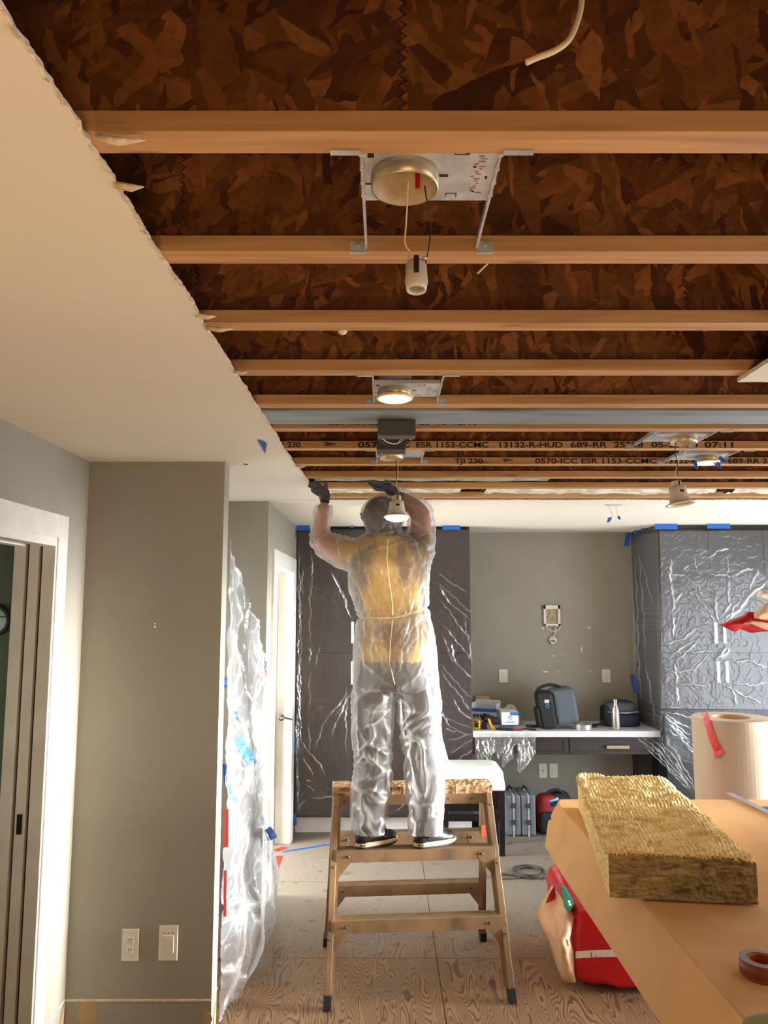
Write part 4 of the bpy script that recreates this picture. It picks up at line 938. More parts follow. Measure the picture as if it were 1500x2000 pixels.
m = MB(); m.tube(spline([(c.x-.06, 7.1, .30), (c.x-.02, 7.1, .345), (c.x+.06, 7.1, .36), (c.x+.13, 7.1, .31)], 6), .014, 8); m.build('handle', 'bagblack', t, smooth=True)
MB().lathe([(0, 0), (.018, 0), (.014, .01), (0, .012)], (c.x-.03, 6.988, .12), 12, (0, -1, 0)).build('round_badge', 'red', t)
# coil of cable and cord on floor
c = PZ(1033, 1706, 0); m = MB(); pts = []
for i in range(140):
    a = 2*math.pi*i/20; r = .085+.012*math.sin(i*.37); pts.append((c.x+r*1.25*math.cos(a), c.y+r*1.4*math.sin(a), .008+.0004*i*.3+.003*math.sin(i)))
m.tube(pts, .004, 6); m.build('cable_coil', 'darksteel', smooth=True, label='coil of thin grey cable lying on the plywood right of the ladder', cat='cable')
c = PZ(990, 1713, 0); m = MB(); m.tube(spline([(c.x-.15, c.y, .006), (c.x-.05, c.y+.06, .01), (c.x+.1, c.y-.02, .006), (c.x-.02, c.y-.06, .008), (c.x-.12, c.y-.02, .006), (c.x+.05, c.y+.03, .008), (c.x+.13, c.y-.04, .005)], 8), .004, 6)
m.build('loose_cord', 'darksteel', smooth=True, label='tangle of loose grey cord beside the cable coil', cat='cable')
# ------------------------------------------------------------------ white dining chair
CYc = 6.6
t = empty('dining_chair', (.72, CYc, 0), 'white upholstered chair with black legs behind the ladder', 'chair')
x0, x1 = P(856, 1545, 6.42).x, P(987, 1545, 6.42).x
y0, y1 = 6.42, 6.80
zs0 = P(900, 1545, 6.42).z; zs1 = P(900, 1500, 6.46).z
m = MB()
def rr(x0, x1, y0, y1, z, r, n=6):
    out = []
    for cx_, cy_, a0 in ((x1-r, y1-r, 0), (x0+r, y1-r, 90), (x0+r, y0+r, 180), (x1-r, y0+r, 270)):
        for k in range(n+1): a = math.radians(a0+90*k/n); out.append((cx_+r*math.cos(a), cy_+r*math.sin(a), z))
    return out
m.loft([rr(x0, x1, y0, y1, zs0, .03), rr(x0, x1+.005, y0, y1, zs0+.02, .03), rr(x0, x1-.01, y0+.01, y1, zs1-.03, .05), rr(x0+.01, x1-.035, y0+.03, y1-.02, zs1, .06), rr(x0+.04, x1-.07, y0+.06, y1-.05, zs1+.008, .06)])
m.build('seat', 'whitechair', t, smooth=False, bevel=.008)
bx = P(880, 1477, 6.5).x; bt = P(856, 1385, 6.5)
m = MB(); m.quadbox([(x0+.0, y0+.01, zs1-.10), (bx, y0+.01, zs1-.02), (bx, y1-.02, zs1-.02), (x0+.0, y1-.02, zs1-.10), (bt.x-.13, y0+.03, 1.20), (bt.x-.045, y0+.03, 1.20), (bt.x-.045, y1-.04, 1.20), (bt.x-.13, y1-.04, 1.20)])
m.build('backrest', 'whitechair', t, bevel=.03)
for (lx, ly) in ((x1-.028, y0+.03), (x1-.028, y1-.04), (x0+.06, y0+.03), (x0+.06, y1-.04)):
    MB().quadbox([(lx-.022, ly-.022, 0), (lx+.018, ly-.022, 0), (lx+.018, ly+.018, 0), (lx-.022, ly+.018, 0), (lx-.028, ly-.026, zs0), (lx+.024, ly-.026, zs0), (lx+.024, ly+.024, zs0), (lx-.028, ly+.024, zs0)]).build('leg', 'blackwood', t, bevel=.002)
for yy in (y0+.03, y1-.04):
    MB().box(x0+.05, x1-.03, yy-.012, yy+.012, zs0-.07, zs0-.005).build('seat_rail', 'blackwood', t)
    MB().box(x0+.05, x1-.03, yy-.012, yy+.012, zs0-.24, zs0-.19).build('stretcher', 'blackwood', t)
MB().box(x1-.04, x1-.02, y0+.03, y1-.04, zs0-.24, zs0-.19).build('stretcher', 'blackwood', t)
# ------------------------------------------------------------------ ladder
LC = Vector((.155, 4.49, 0)); LR = math.radians(4.5)
Lm = Matrix.Translation(LC) @ Matrix.Rotation(LR, 4, 'Z')
def L(x, y, z): return Lm @ Vector((x, y, z))
lad = empty('step_platform', tuple(LC), 'paint-stained two-sided work platform ladder that the worker stands on', 'ladder')
zt3 = 1.005; zb3 = .955
def lbar(name, a, b, w_, d_, mat='alu', up=(0, 0, 1), bev=.002, par=None, label=None):
    m = MB(); m.bar(L(*a), L(*b), w_, d_, (Lm.to_3x3() @ Vector(up))); return m.build(name, mat, par or lad, bevel=bev, label=label)
def legpt(sx, sy, z, topx=.425, topy=.06, bx=.468, by=.37):
    k = 1-z/zb3; return (sx*(topx+(bx-topx)*k), sy*(topy+(by-topy)*k), z)
for sx in (-1, 1):
    for sy in (-1, 1):
        lg = lbar('leg', legpt(sx, sy, .0), legpt(sx, sy, zb3-.005), .030, .052, up=(0, 1, 0))
        lbar('leg_flange', (legpt(sx, sy, .06)[0]-sx*.02, legpt(sx, sy, .06)[1]-sy*.024, .06), (legpt(sx, sy, .9)[0]-sx*.02, legpt(sx, sy, .9)[1]-sy*.024, .9), .022, .006, up=(0, 1, 0), par=lg, bev=0)
        lbar('rubber_foot', legpt(sx, sy, -.0), legpt(sx, sy, .062), .040, .060, 'rubber', up=(0, 1, 0), par=lg, bev=.004)
        for zz in (.30, .345, .62, .665, .9):
            q = legpt(sx, sy, zz); MB().lathe([(0, 0), (.006, 0), (.004, .004), (0, .005)], L(q[0], q[1]+sy*.027, q[2]), 8, tuple(Lm.to_3x3() @ Vector((0, sy, 0)))).build('rivet', 'darksteel', lg)
for sy in (-1, 1):
    for zz in (.385, .70):
        a = legpt(-1, sy, zz); b = legpt(1, sy, zz)
        yy = a[1]+sy*.004
        m = MB(); m.box(a[0], b[0], yy-.038, yy+.045 if sy < 0 else yy+.038, zz-.006, zz, Lm) ; m.box(a[0], b[0], yy-.041, yy-.037, zz-.062, zz, Lm); m.box(a[0], b[0], yy+.034, yy+.038, zz-.045, zz-.006, Lm)
        st = m.build('step', 'alu', lad, bevel=.0015)
        for i in range(7 if sy < 0 else 0): MB().box(a[0]+.06, b[0]-.06, yy-.032+.010*i, yy-.028+.010*i, zz-.0005, zz+.0015, Lm).build('tread_rib', 'alu', st)
        for sx in (-1, 1):
            q = legpt(sx, sy, zz); m = MB(); z1_ = zz-.03; xi = q[0]-sx*.012
            m.prism([L(xi, yy-.042, zz-.01), L(xi-sx*.085, yy-.042, zz-.014), L(xi-sx*.085, yy-.042, zz-.05), L(xi-sx*.0, yy-.042-.02*(-sy)*-1*0, zz-.155), L(xi, yy-.042, zz-.10)], tuple(Lm.to_3x3() @ Vector((0, .004, 0))))
            g = m.build('gusset_brace', 'alu', lad)
            MB().lathe([(0, 0), (.008, 0), (.005, .005), (0, .006)], L(xi-sx*.065, yy-.042, zz-.032), 10, tuple(Lm.to_3x3() @ Vector((0, -1, 0)))).build('rivet', 'darksteel', g)
for sy in (-1, 1):
    m = MB(); m.box(-.425, .425, sy*.066-.004, sy*.066+.004, zb3-.055, zb3+.002, Lm); rl = m.build('top_rail', 'alu', lad, bevel=.001)
    for xx in (-.38, .0, .2, .33): MB().lathe([(0, 0), (.007, 0), (.004, .004), (0, .005)], L(xx, sy*.071, zb3-.028), 8, tuple(Lm.to_3x3() @ Vector((0, sy, 0)))).build('rivet', 'darksteel', rl)
# worn platform made of two boards
for a, b in ((-.445, .235), (.239, .445)):
    m = MB(); n = max(4, int((b-a)*70))
    def f(x, y, z):
        return L(x, y, z)
    top = []
    for i in range(n+1):
        x = a+(b-a)*i/n; row = []
        row.append(L(x, -.072+.003*nz1(x*40, 2), zb3)); row.append(L(x, -.076+.004*nz1(x*40, 3), zt3-.008))
        for j in range(8):
            y = -.072+.144*j/7; row.append(L(x, y, zt3+.006*nz1(x*90, y*60)-(.006 if j in (0, 7) else 0)))
        row.append(L(x, .072, zb3)); top.append(row)
    m.loft(top, True); m.build('platform_board', 'plank', lad)
m = MB(); q = legpt(1, 1, .72); m.box(q[0]-.018, q[0]+.018, q[1]-.032, q[1]-.029, .67, .78, Lm) ; m.build('overspray_patch', 'orange', lad, label='orange paint overspray')
# ------------------------------------------------------------------ the worker
BY = 4.36
def ring_h(cx, cy_px, hw, Y, dr, n=28, sq=2.3):
    c = P(cx, cy_px, Y); s = sc(cy_px, Y); out = []
    for k in range(n):
        a = 2*math.pi*k/n; ca, sa = math.cos(a), math.sin(a)
        out.append((c.x+hw*s*math.copysign(abs(ca)**(2/sq), ca), Y+dr*math.copysign(abs(sa)**(2/sq), sa), c.z))
    return out
def limb(m, pts, n=20):
    """pts: (px, py, Y, radius_px)"""
    path = [P(x, y, Y) for x, y, Y, r in pts]; m.tube(path, [r*sc(y, Y) for x, y, Y, r in pts], n)
def densify(pts, n=5):
    a = np.array(pts, float); out = []
    for i in range(len(a)-1):
        p0, p1, p2, p3 = a[max(i-1, 0)], a[i], a[i+1], a[min(i+2, len(a)-1)]
        for k in range(n):
            t = k/n; out.append(tuple(.5*((2*p1)+(p2-p0)*t+(2*p0-5*p1+4*p2-p3)*t*t+(3*p1-p0-3*p2+p3)*t**3)))
    out.append(tuple(a[-1])); return out
TORSO = [(750, 1036, 26, 4.43, .07), (752, 1046, 42, 4.43, .09), (757, 1056, 66, 4.43, .105), (759, 1070, 78, 4.425, .12), (760, 1092, 81, 4.41, .135), (760, 1118, 80, 4.40, .145), (760, 1150, 77, 4.385, .14), (765, 1180, 71, 4.37, .13), (768, 1202, 68, 4.365, .12), (770, 1222, 73, 4.36, .13), (771, 1262, 80, 4.355, .15), (772, 1305, 83, 4.35, .155), (773, 1335, 84, 4.345, .15), (773, 1350, 70, 4.345, .12)]
LEGL = [(733, 1318, 42, 4.345, .115), (730, 1350, 41, 4.34, .115), (729, 1395, 39, 4.335, .11), (727, 1430, 37, 4.33, .105), (728, 1468, 34, 4.32, .10), (730, 1500, 35, 4.315, .095), (726, 1535, 36, 4.31, .095), (722, 1567, 35, 4.305, .095), (720, 1598, 32, 4.305, .085), (720, 1618, 29, 4.305, .075), (721, 1629, 27, 4.305, .07)]
LEGR = [(813, 1318, 42, 4.345, .115), (816, 1350, 42, 4.34, .115), (818, 1395, 40, 4.335, .11), (820, 1430, 38, 4.33, .105), (826, 1468, 35, 4.32, .10), (828, 1500, 35, 4.315, .095), (830, 1535, 35, 4.31, .095), (831, 1567, 34, 4.305, .095), (831, 1598, 31, 4.305, .085), (831, 1618, 30, 4.305, .075), (832, 1631, 28, 4.305, .07)]
ARML = [(716, 1086, 4.43, 32), (690, 1084, 4.45, 33), (668, 1078, 4.475, 31), (646, 1068, 4.50, 28), (630, 1056, 4.515, 24), (626, 1040, 4.515, 20), (627, 1018, 4.50, 18), (631, 996, 4.48, 17), (633, 986, 4.47, 16)]
ARMR = [(806, 1098, 4.43, 34), (818, 1072, 4.44, 31), (821, 1045, 4.46, 28), (822, 1020, 4.475, 26), (820, 1004, 4.485, 25), (806, 989, 4.50, 23), (790, 978, 4.515, 19), (778, 970, 4.53, 16)]
def shell(k, koff, voxel, arms=True, head=True, jag=0):
    m = MB()
    for tab in (TORSO, LEGL, LEGR):
        m.loft([ring_h(a, b, c*k-koff, Y, d*k-koff*.003) for a, b, c, Y, d in densify(tab, 4)])
    for tab in (ARML, ARMR): limb(m, [(a, b, c, r*k-koff) for a, b, c, r in densify(tab, 4)])
    # head: ellipsoid tilted back
    hc = P(747, 1008, 4.44); s = sc(1008, 4.44); rings = []
    for j in range(1, 24):
        ph = math.pi*j/24; z = math.cos(ph); r = math.sin(ph)
        rr_ = []
        for i in range(28):
            a = 2*math.pi*i/28
            kh = k if k == 1 else .95; q = Vector((41*s*r*math.cos(a)*kh, .125*r*math.sin(a)*kh, 41*s*z*kh)); q = Matrix.Rotation(-.25, 3, 'X') @ q
            q.x += 4*s*(-z)*(1 if z < 0 else .3)
            rr_.append(hc+q)
        rings.append(rr_)
    if head: m.loft(rings); limb(m, [(750, 1030, 4.44, 30*k-koff), (752, 1060, 4.43, 40*k-koff)])
    me = bpy.data.meshes.new('tmp'); me.from_pydata(m.v, [], m.f)
    o = bpy.data.objects.new('tmp', me); C.objects.link(o)
    r = o.modifiers.new('r', 'REMESH'); r.mode = 'VOXEL'; r.voxel_size = voxel
    s_ = o.modifiers.new('s', 'SMOOTH'); s_.factor = .5; s_.iterations = 5
    dg = bpy.context.evaluated_depsgraph_get(); out = bpy.data.meshes.new_from_object(o.evaluated_get(dg)); bpy.data.objects.remove(o)
    return out
person = empty('person', (.06, BY-.05, .70), 'worker in translucent white hooded coverall standing on the ladder, both arms raised to the ceiling', 'person')
def link_mesh(me, name, mats, parent):
    for m in mats: me.materials.append(M[m])
    o = bpy.data.objects.new(name, me); C.objects.link(o); o.parent = parent; o.matrix_parent_inverse = wm(parent).inverted(); return o
# inner body: one continuous figure in shirt and trousers
body = shell(.86, 2.2, .011)
nv = len(body.vertices); co = np.empty(nv*3); body.vertices.foreach_get('co', co); co = co.reshape(-1, 3)
# face towards the far side: brow, nose, chin, ears, eye hollows
hc = P(747, 1008, 4.44)
fr = Matrix.Rotation(-.25, 3, 'X')
def bump(center, rad, vec):
    d = np.linalg.norm((co-np.array(center))/np.array(rad), axis=1); w_ = np.exp(-d*d*1.5)
    return w_[:, None]*np.array(vec)[None, :]
add = np.zeros_like(co)
for (dx, dz, rad, vec) in ((0, -.005, (.014, .04, .022), (0, .022, -.004)), (.032, .018, (.016, .03, .011), (0, -.010, 0)), (-.032, .018, (.016, .03, .011), (0, -.010, 0)), (0, .04, (.05, .03, .012), (0, .005, 0)), (0, -.07, (.03, .04, .016), (0, .010, -.004)), (0, -.04, (.024, .03, .005), (0, -.005, 0))):
    add += bump(hc + fr @ Vector((dx, .105, dz)), rad, vec)
for s_ in (-1, 1): add += bump(hc+Vector((s_*.10, 0, -.01)), (.03, .014, .028), (s_*.016, -.004, 0))
co += add; body.vertices.foreach_set('co', co.ravel())
bo = link_mesh(body, 'body', ['pants', 'shirt', 'skin', 'hair'], person)
mi = []
zwaist = P(770, 1294, 4.3).z; zneck = P(750, 1048, 4.4).z
for p in body.polygons:
    c = p.center; x, y = pix(c)
    if c.z < zwaist: q = 0
    elif x < 657 or (x > 800 and y < 1024) or (c.z > P(750, 1040, 4.4).z and x > 790): q = 2
    elif c.z > zneck and 700 < x < 795: q = 3 if (c.y < hc.y+.03 or c.z > hc.z+.06) else 2
    else: q = 1
    mi.append(q)
body.polygons.foreach_set('material_index', mi); body.polygons.foreach_set('use_smooth', [True]*len(mi))
# coverall
suit = shell(1.0, 0, .0085)
nv = len(suit.vertices); co = np.empty(nv*3); suit.vertices.foreach_get('co', co); co = co.reshape(-1, 3)
no = np.array([v.normal[:] for v in suit.vertices])
px = np.array([pix(v) for v in co])
def c6(*p): return [(x/3.947+560, y/3.947+900) for x, y in p]
def c7(*p): return [(x/4.6875+620, y/4.6875+1300) for x, y in p]
FOLDS = [c6((470, 700), (510, 900), (620, 1100), (665, 1190)), c6((600, 780), (640, 1000), (730, 1190)), c6((650, 720), (745, 910)), c6((880, 870), (900, 1050), (905, 1200)), c6((1060, 850), (960, 1120), (930, 1190)), c6((1090, 800), (1050, 1040), (980, 1170)), c6((480, 950), (530, 1120), (600, 1200)), c6((700, 1000), (720, 1120), (760, 1200)), c6((980, 760), (940, 960), (900, 1000)), c6((850, 620), (835, 750)), c6((960, 580), (1010, 700), (1060, 780)), c6((540, 640), (560, 760), (560, 900)),
  c6((640, 1230), (690, 1420), (800, 1700)), c6((720, 1240), (740, 1450), (830, 1730)), c6((1075, 1150), (960, 1300), (880, 1480), (850, 1720)), c6((960, 1220), (830, 1480), (820, 1700)), c6((560, 1350), (600, 1560), (730, 1690), (820, 1745)), c6((1080, 1480), (980, 1690), (860, 1765)), c6((880, 1230), (900, 1400), (850, 1700)), c6((1010, 1200), (1000, 1350), (900, 1500)), c6((600, 1230), (600, 1330)), c6((665, 1235), (660, 1400)),
  c7((430, 700), (440, 830), (530, 930)), c7((500, 720), (520, 900), (430, 1100)), c7((880, 640), (1000, 770)), c7((920, 790), (920, 980)), c7((940, 1270), (1120, 1275)), c7((380, 600), (560, 500), (700, 380)), c7((860, 1030), (940, 1260)), c7((1030, 1300), (1100, 1450)), c7((400, 1200), (400, 1300), (340, 1330)), c7((640, 1000), (560, 1060), (490, 1200)), c7((370, 190), (450, 240), (600, 210)), c7((800, 450), (850, 620), (940, 700)), c7((1060, 950), (1100, 1200)), c7((600, 420), (480, 420), (420, 390)), c7((470, 1370), (520, 1440), (600, 1400)), c7((780, 400), (900, 440), (1000, 430)), c7((350, 880), (460, 890)), c7((540, 700), (545, 900), (600, 950)),
  c6((250, 350), (230, 480)), c6((300, 340), (320, 480)), c6((330, 540), (260, 600), (210, 620)), c6((930, 330), (1060, 380)), c6((960, 460), (1060, 520)), c6((1000, 560), (1110, 560)), c6((1050, 600), (1100, 700)), c6((700, 290), (760, 330), (790, 420)), c6((600, 560), (700, 575), (850, 540)), c6((680, 580), (760, 480), (860, 460)), c6((420, 590), (395, 640), (410, 760))]
back = no[:, 1] < .35
f = foldfield(px, FOLDS, 2.1)*back
n1 = np.empty(nv); n2 = np.empty(nv); n3 = np.empty(nv)
for i in range(nv):
    x, y, z = co[i]
    n1[i] = 1-abs(noise.noise(Vector((x*24, y*24, z*5+2*noise.noise(Vector((x*6, y*6, z*6)))))))*2.2
    q = noise.noise(Vector((x*7, y*7, z*7+9)))
    q2 = noise.noise(Vector((x*4+5, y*4, z*5)))
    n2[i] = 1-abs(noise.noise(Vector((x*9+z*5+q, y*9, z*9-x*6+q2*2.5))))*3.0
    n3[i] = noise.noise(Vector((x*45, y*45, z*45)))
zt_px = px[:, 1]
wline = 1207 - np.clip((px[:, 0]-765)/70, 0, 1)**1.3*20
tors = np.exp(-((zt_px-wline)/90)**2)
legs = np.clip((zt_px-1330)/40, 0, 1); upper = np.clip((1120-zt_px)/40, 0, 1)
disp = f*.007 + np.clip(n1, 0, 1)**2*.010*tors + np.clip(n2, 0, 1)**1.3*(.014*legs+.008*upper+.002) + n3*.0015
waist = np.exp(-((zt_px-wline)/3.2)**2)*((px[:, 0] > 690) & (px[:, 0] < 850))
disp -= waist*.016
disp += np.exp(-((zt_px-wline-12)/9)**2)*.006*((px[:, 0] > 690) & (px[:, 0] < 850))
hoodline = foldfield(px, [c6((600, 520), (640, 575), (760, 585), (880, 540))], 2.5)*back; disp -= hoodline*.008
# cuffs and ankles gather
disp += n1*.004*np.clip((zt_px-1600)/20, 0, 1)
co2 = co+no*disp[:, None]
suit.vertices.foreach_set('co', co2.ravel())
foldv = np.clip(f*.75 + np.clip(n1, 0, 1)**4*.22*tors + np.clip(n2, 0, 1)**5*.35*legs + waist*.4, 0, 1)
a = suit.attributes.new('fold', 'FLOAT', 'POINT'); a.data.foreach_set('value', foldv.astype(np.float32))
import bmesh
bm = bmesh.new(); bm.from_mesh(suit)
zlo_ = P(721, 1627, 4.3).z
fc = hc + fr @ Vector((0, .11, 0))
wl_ = P(633, 984, 4.47); wr_ = P(778, 969, 4.53)
kill = []
for v in bm.verts:
    d = v.co-fc
    if (d.x/.072)**2+(d.z/.092)**2 < 1 and v.co.y > hc.y+.02: kill.append(v)
    elif v.co.z < zlo_-.002: kill.append(v)
    elif (v.co-wl_).length < .06 and v.co.z > wl_.z-.004: kill.append(v)
bmesh.ops.delete(bm, geom=kill, context='VERTS'); bm.to_mesh(suit); bm.free()
suit.polygons.foreach_set('use_smooth', [True]*len(suit.polygons))
su = link_mesh(suit, 'coverall', ['suit'], person); su['label'] = 'translucent white hooded coverall with gathered waist'
bvh = BVHTree.FromPolygons([v.co for v in suit.vertices], [p.vertices[:] for p in suit.polygons])
def on_suit(x, y, off=.001):
    d = Vector(ray(x, y)).normalized(); h = bvh.ray_cast(Vector((0, 0, HC)), d)
    return (h[0]-d*off) if h[0] is not None else None
def seam(name, pts, r, mat='suitseam'):
    out = []
    for (x0_, y0_), (x1_, y1_) in zip(pts[:-1], pts[1:]):
        n = max(2, int(math.hypot(x1_-x0_, y1_-y0_)/2.5))
        for k in range(n):
            q = on_suit(x0_+(x1_-x0_)*k/n, y0_+(y1_-y0_)*k/n)
            if q is not None and (not out or (q-out[-1]).length < .08): out.append(q)
    if len(out) > 2: MB().tube(out, r, 6).build(name, mat, person, smooth=True)
M['suitseam'] = pmat('coverall_seam', RGB(222, 208, 170), .6)
seam('back_seam', c6((780, 600), (770, 760), (790, 940), (815, 1110), (815, 1200)), .0042)
seam('back_seam', c6((815, 1225), (800, 1400), (790, 1550), (835, 1735)), .0026)
seam('waist_elastic', [(x, 1207-max(0, (x-765)/70)**1.3*20 if x > 765 else 1207) for x in range(701, 835, 4)], .0032)
# goggles strap end visible at the left of the hood
q = P(706, 1004, 4.44); MB().tube([q+Vector((0, .02, .006)), q+Vector((-.004, 0, 0))], [.004, .007], 8).build('goggle_strap', 'black', person, smooth=True)
# hands
def remeshed(m, voxel, it=4):
    me = bpy.data.meshes.new('tmp'); me.from_pydata(m.v, [], m.f); o = bpy.data.objects.new('tmp', me); C.objects.link(o)
    r = o.modifiers.new('r', 'REMESH'); r.mode = 'VOXEL'; r.voxel_size = voxel
    s_ = o.modifiers.new('s', 'SMOOTH'); s_.factor = .5; s_.iterations = it
    dg = bpy.context.evaluated_depsgraph_get(); out = bpy.data.meshes.new_from_object(o.evaluated_get(dg)); bpy.data.objects.remove(o)
    out.polygons.foreach_set('use_smooth', [True]*len(out.polygons)); return out
def hand(palm, fingers, wrist, cuffY):
    m = MB()
    path = [P(*p[:3]) for p in palm]
    # flattened palm: two parallel tubes plus centre
    for off in (-1, 0, 1):
        m.tube([q+Vector((off*.016*p[4], off*.010*p[4], 0)) for q, p in zip(path, palm)], [p[3] for p in palm], 10)
    for fg in fingers:
        pts = [P(*q) for q in fg]; m.tube(spline(pts, 3), [.0115-.0035*i/(3*(len(pts)-1)) for i in range(3*(len(pts)-1)+1)], 8)
    return remeshed(m, .0035, 3)
# left hand flat against the drywall edge, fingers spread to the upper left
palmL = [(634, 979, 4.465, .022, .3), (634, 970, 4.46, .022, .7), (631, 961, 4.45, .021, 1.1), (627, 953, 4.44, .018, 1.2)]
fL = [[(636, 955, 4.45), (637, 945, 4.43), (633, 939.5, 4.42)],
      [(628, 952, 4.44), (620, 944, 4.42), (611, 940, 4.405)],
      [(624, 955, 4.43), (613, 946, 4.41), (603, 943, 4.395)],
      [(622, 960, 4.43), (610, 952, 4.405), (602, 949, 4.39)],
      [(622, 966, 4.44), (613, 961, 4.42), (608, 956, 4.405)]]
hl = hand(palmL, fL, None, 0); link_mesh(hl, 'glove', ['glove'], person)['label'] = 'grey work glove of the left hand against the drywall edge'
m = MB(); a_, b_ = P(634, 981, 4.466), P(634.5, 977, 4.464); m.tube([a_, (a_+b_)/2, b_], [.027, .029, .027], 16); m.build('glove_cuff', 'cuff', person, smooth=True)
m = MB(); m.tube([P(633, 990, 4.472), P(634, 979, 4.466)], [.026, .024], 16); m.build('wrist', 'skin', person, smooth=True)
# right hand above the hood, fingers pointing left into the bay
palmR = [(779, 971, 4.53, .030, .3), (769, 962, 4.525, .030, .7), (760, 954, 4.515, .026, 1.0), (752, 949, 4.505, .022, 1.0)]
fR = [[(754, 947, 4.50), (738, 941.5, 4.475), (723, 939.5, 4.455)],
      [(752, 950, 4.51), (735, 944, 4.49), (716, 940, 4.47)],
      [(750, 954, 4.52), (733, 950, 4.51), (720, 944, 4.50)],
      [(750, 957, 4.53), (736, 956, 4.53), (728, 951, 4.53)],
      [(764, 950, 4.50), (760, 942, 4.48), (752, 939, 4.46)]]
hr = hand(palmR, fR, None, 0); link_mesh(hr, 'glove', ['glove'], person)['label'] = 'dark work glove of the right hand above the hood'
m = MB(); a_, b_ = P(784, 975, 4.535), P(779, 970, 4.53); m.tube([a_, (a_+b_)/2, b_], [.038, .041, .037], 16); m.build('glove_cuff', 'cuff', person, smooth=True)
# shoes
def shoe(heel_px, ang, lift, label):
    c = P(*heel_px); c.z = .7005
    A = Matrix.Translation(c) @ Matrix.Rotation(ang, 4, 'Z') @ Matrix.Rotation(lift, 4, 'Y')
    def sec(t):     # half width along the length
        return .030+.018*math.sin(min(1, t*1.0)*math.pi*.62) if t < .9 else .047*math.sqrt(max(0, 1-((t-.72)/.285)**2))
    Lg = .262; nst = 18
    def foot_ring(t, z, k, ky=0):
        return None
    def outline(k, z, zf=0, n=36):
        pts = []
        for i in range(n):
            a = 2*math.pi*i/n; x = .5-.5*math.cos(a); s = 1 if a < math.pi else -1
            wdt = (.036*math.sin(min(1, x/.18)*math.pi/2) if x < .18 else .036+.014*math.sin((x-.18)/.82*math.pi*.9))
            if x > .8: wdt *= math.sqrt(max(0, 1-((x-.8)/.2)**2))*.95+.0
            pts.append(A @ Vector((x*Lg*k+(1-k)*Lg/2-.03, s*wdt*k, z+zf*(x**2))))
        return pts
    MB().loft([outline(.97, 0, .006), outline(1.0, .003, .006), outline(1.0, .010, .006)]).build('outsole', 'rubber', person, smooth=False)
    MB().loft([outline(.99, .010, .006), outline(1.03, .014, .006), outline(1.02, .030, .0), outline(.98, .034, -.002)]).build('midsole', 'sole', person, smooth=True)
    m = MB()
    for x, h in ((.05, .020), (.12, .020), (.19, .021)): m.tube([A @ Vector((x*Lg-.025, s*.0385, h)) for s in (-1, 1)], .0045, 6)
    m.build('sole_insert', 'rubber', person)
    rings = []
    for i in range(nst+1):
        t = i/nst; x = t*Lg*.96-.026
        wdt = (.036*math.sin(min(1, (t+.04)/.2)*math.pi/2) if t < .18 else .036+.010*math.sin((t-.18)/.82*math.pi*.9))
        if t > .8: wdt *= math.sqrt(max(.03, 1-((t-.8)/.205)**2))
        hgt = .100-.004*t if t < .34 else .100-.060*min(1, (t-.34)/.45)
        if t > .8: hgt = .036*math.sqrt(max(.05, 1-((t-.8)/.22)**2))+.006
        if t < .05: hgt *= .93
        r = []
        for k in range(15):
            a = math.pi*k/14; r.append(A @ Vector((x, wdt*math.cos(a)*(1 if math.sin(a) < .6 else .93), .030+hgt*math.sin(a)**.75)))
        rings.append(r)
    MB().loft(rings).build('shoe_upper', 'shoe', person, smooth=True, label=label)
    m = MB(); m.tube([A @ Vector((x, y, z)) for x, y, z in ((.03, -.0375, .045), (.06, -.039, .075), (.10, -.038, .06), (.14, -.044, .045))], .003, 6); m.tube([A @ Vector((x, -y, z)) for x, y, z in ((.03, -.0375, .045), (.06, -.039, .075), (.10, -.038, .06), (.14, -.044, .045))], .003, 6)
    m.build('side_stripe', 'shoegrey', person, smooth=True)
    m = MB()
    for i in range(4):
        x = .085+.022*i; z = .126-.012*i-.003; m.tube(spline([A @ Vector((x, -.028, z-.018)), A @ Vector((x+.004, 0, z+.002)), A @ Vector((x, .028, z-.018))], 4), .003, 6)
    m.build('laces', 'bagblack', person, smooth=True)
shoe((704, 1650, 4.318), math.radians(32), 0, 'black shoe on the left foot'); shoe((818, 1650, 4.322), math.radians(28), 0, 'black shoe on the right foot')
for x, y in ((722, 1622), (833, 1624)):
    m = MB(); m.tube([P(x, y-30, 4.32), P(x, y+8, 4.325)], [.045, .042], 16); m.build('sock', 'black', person, smooth=True)
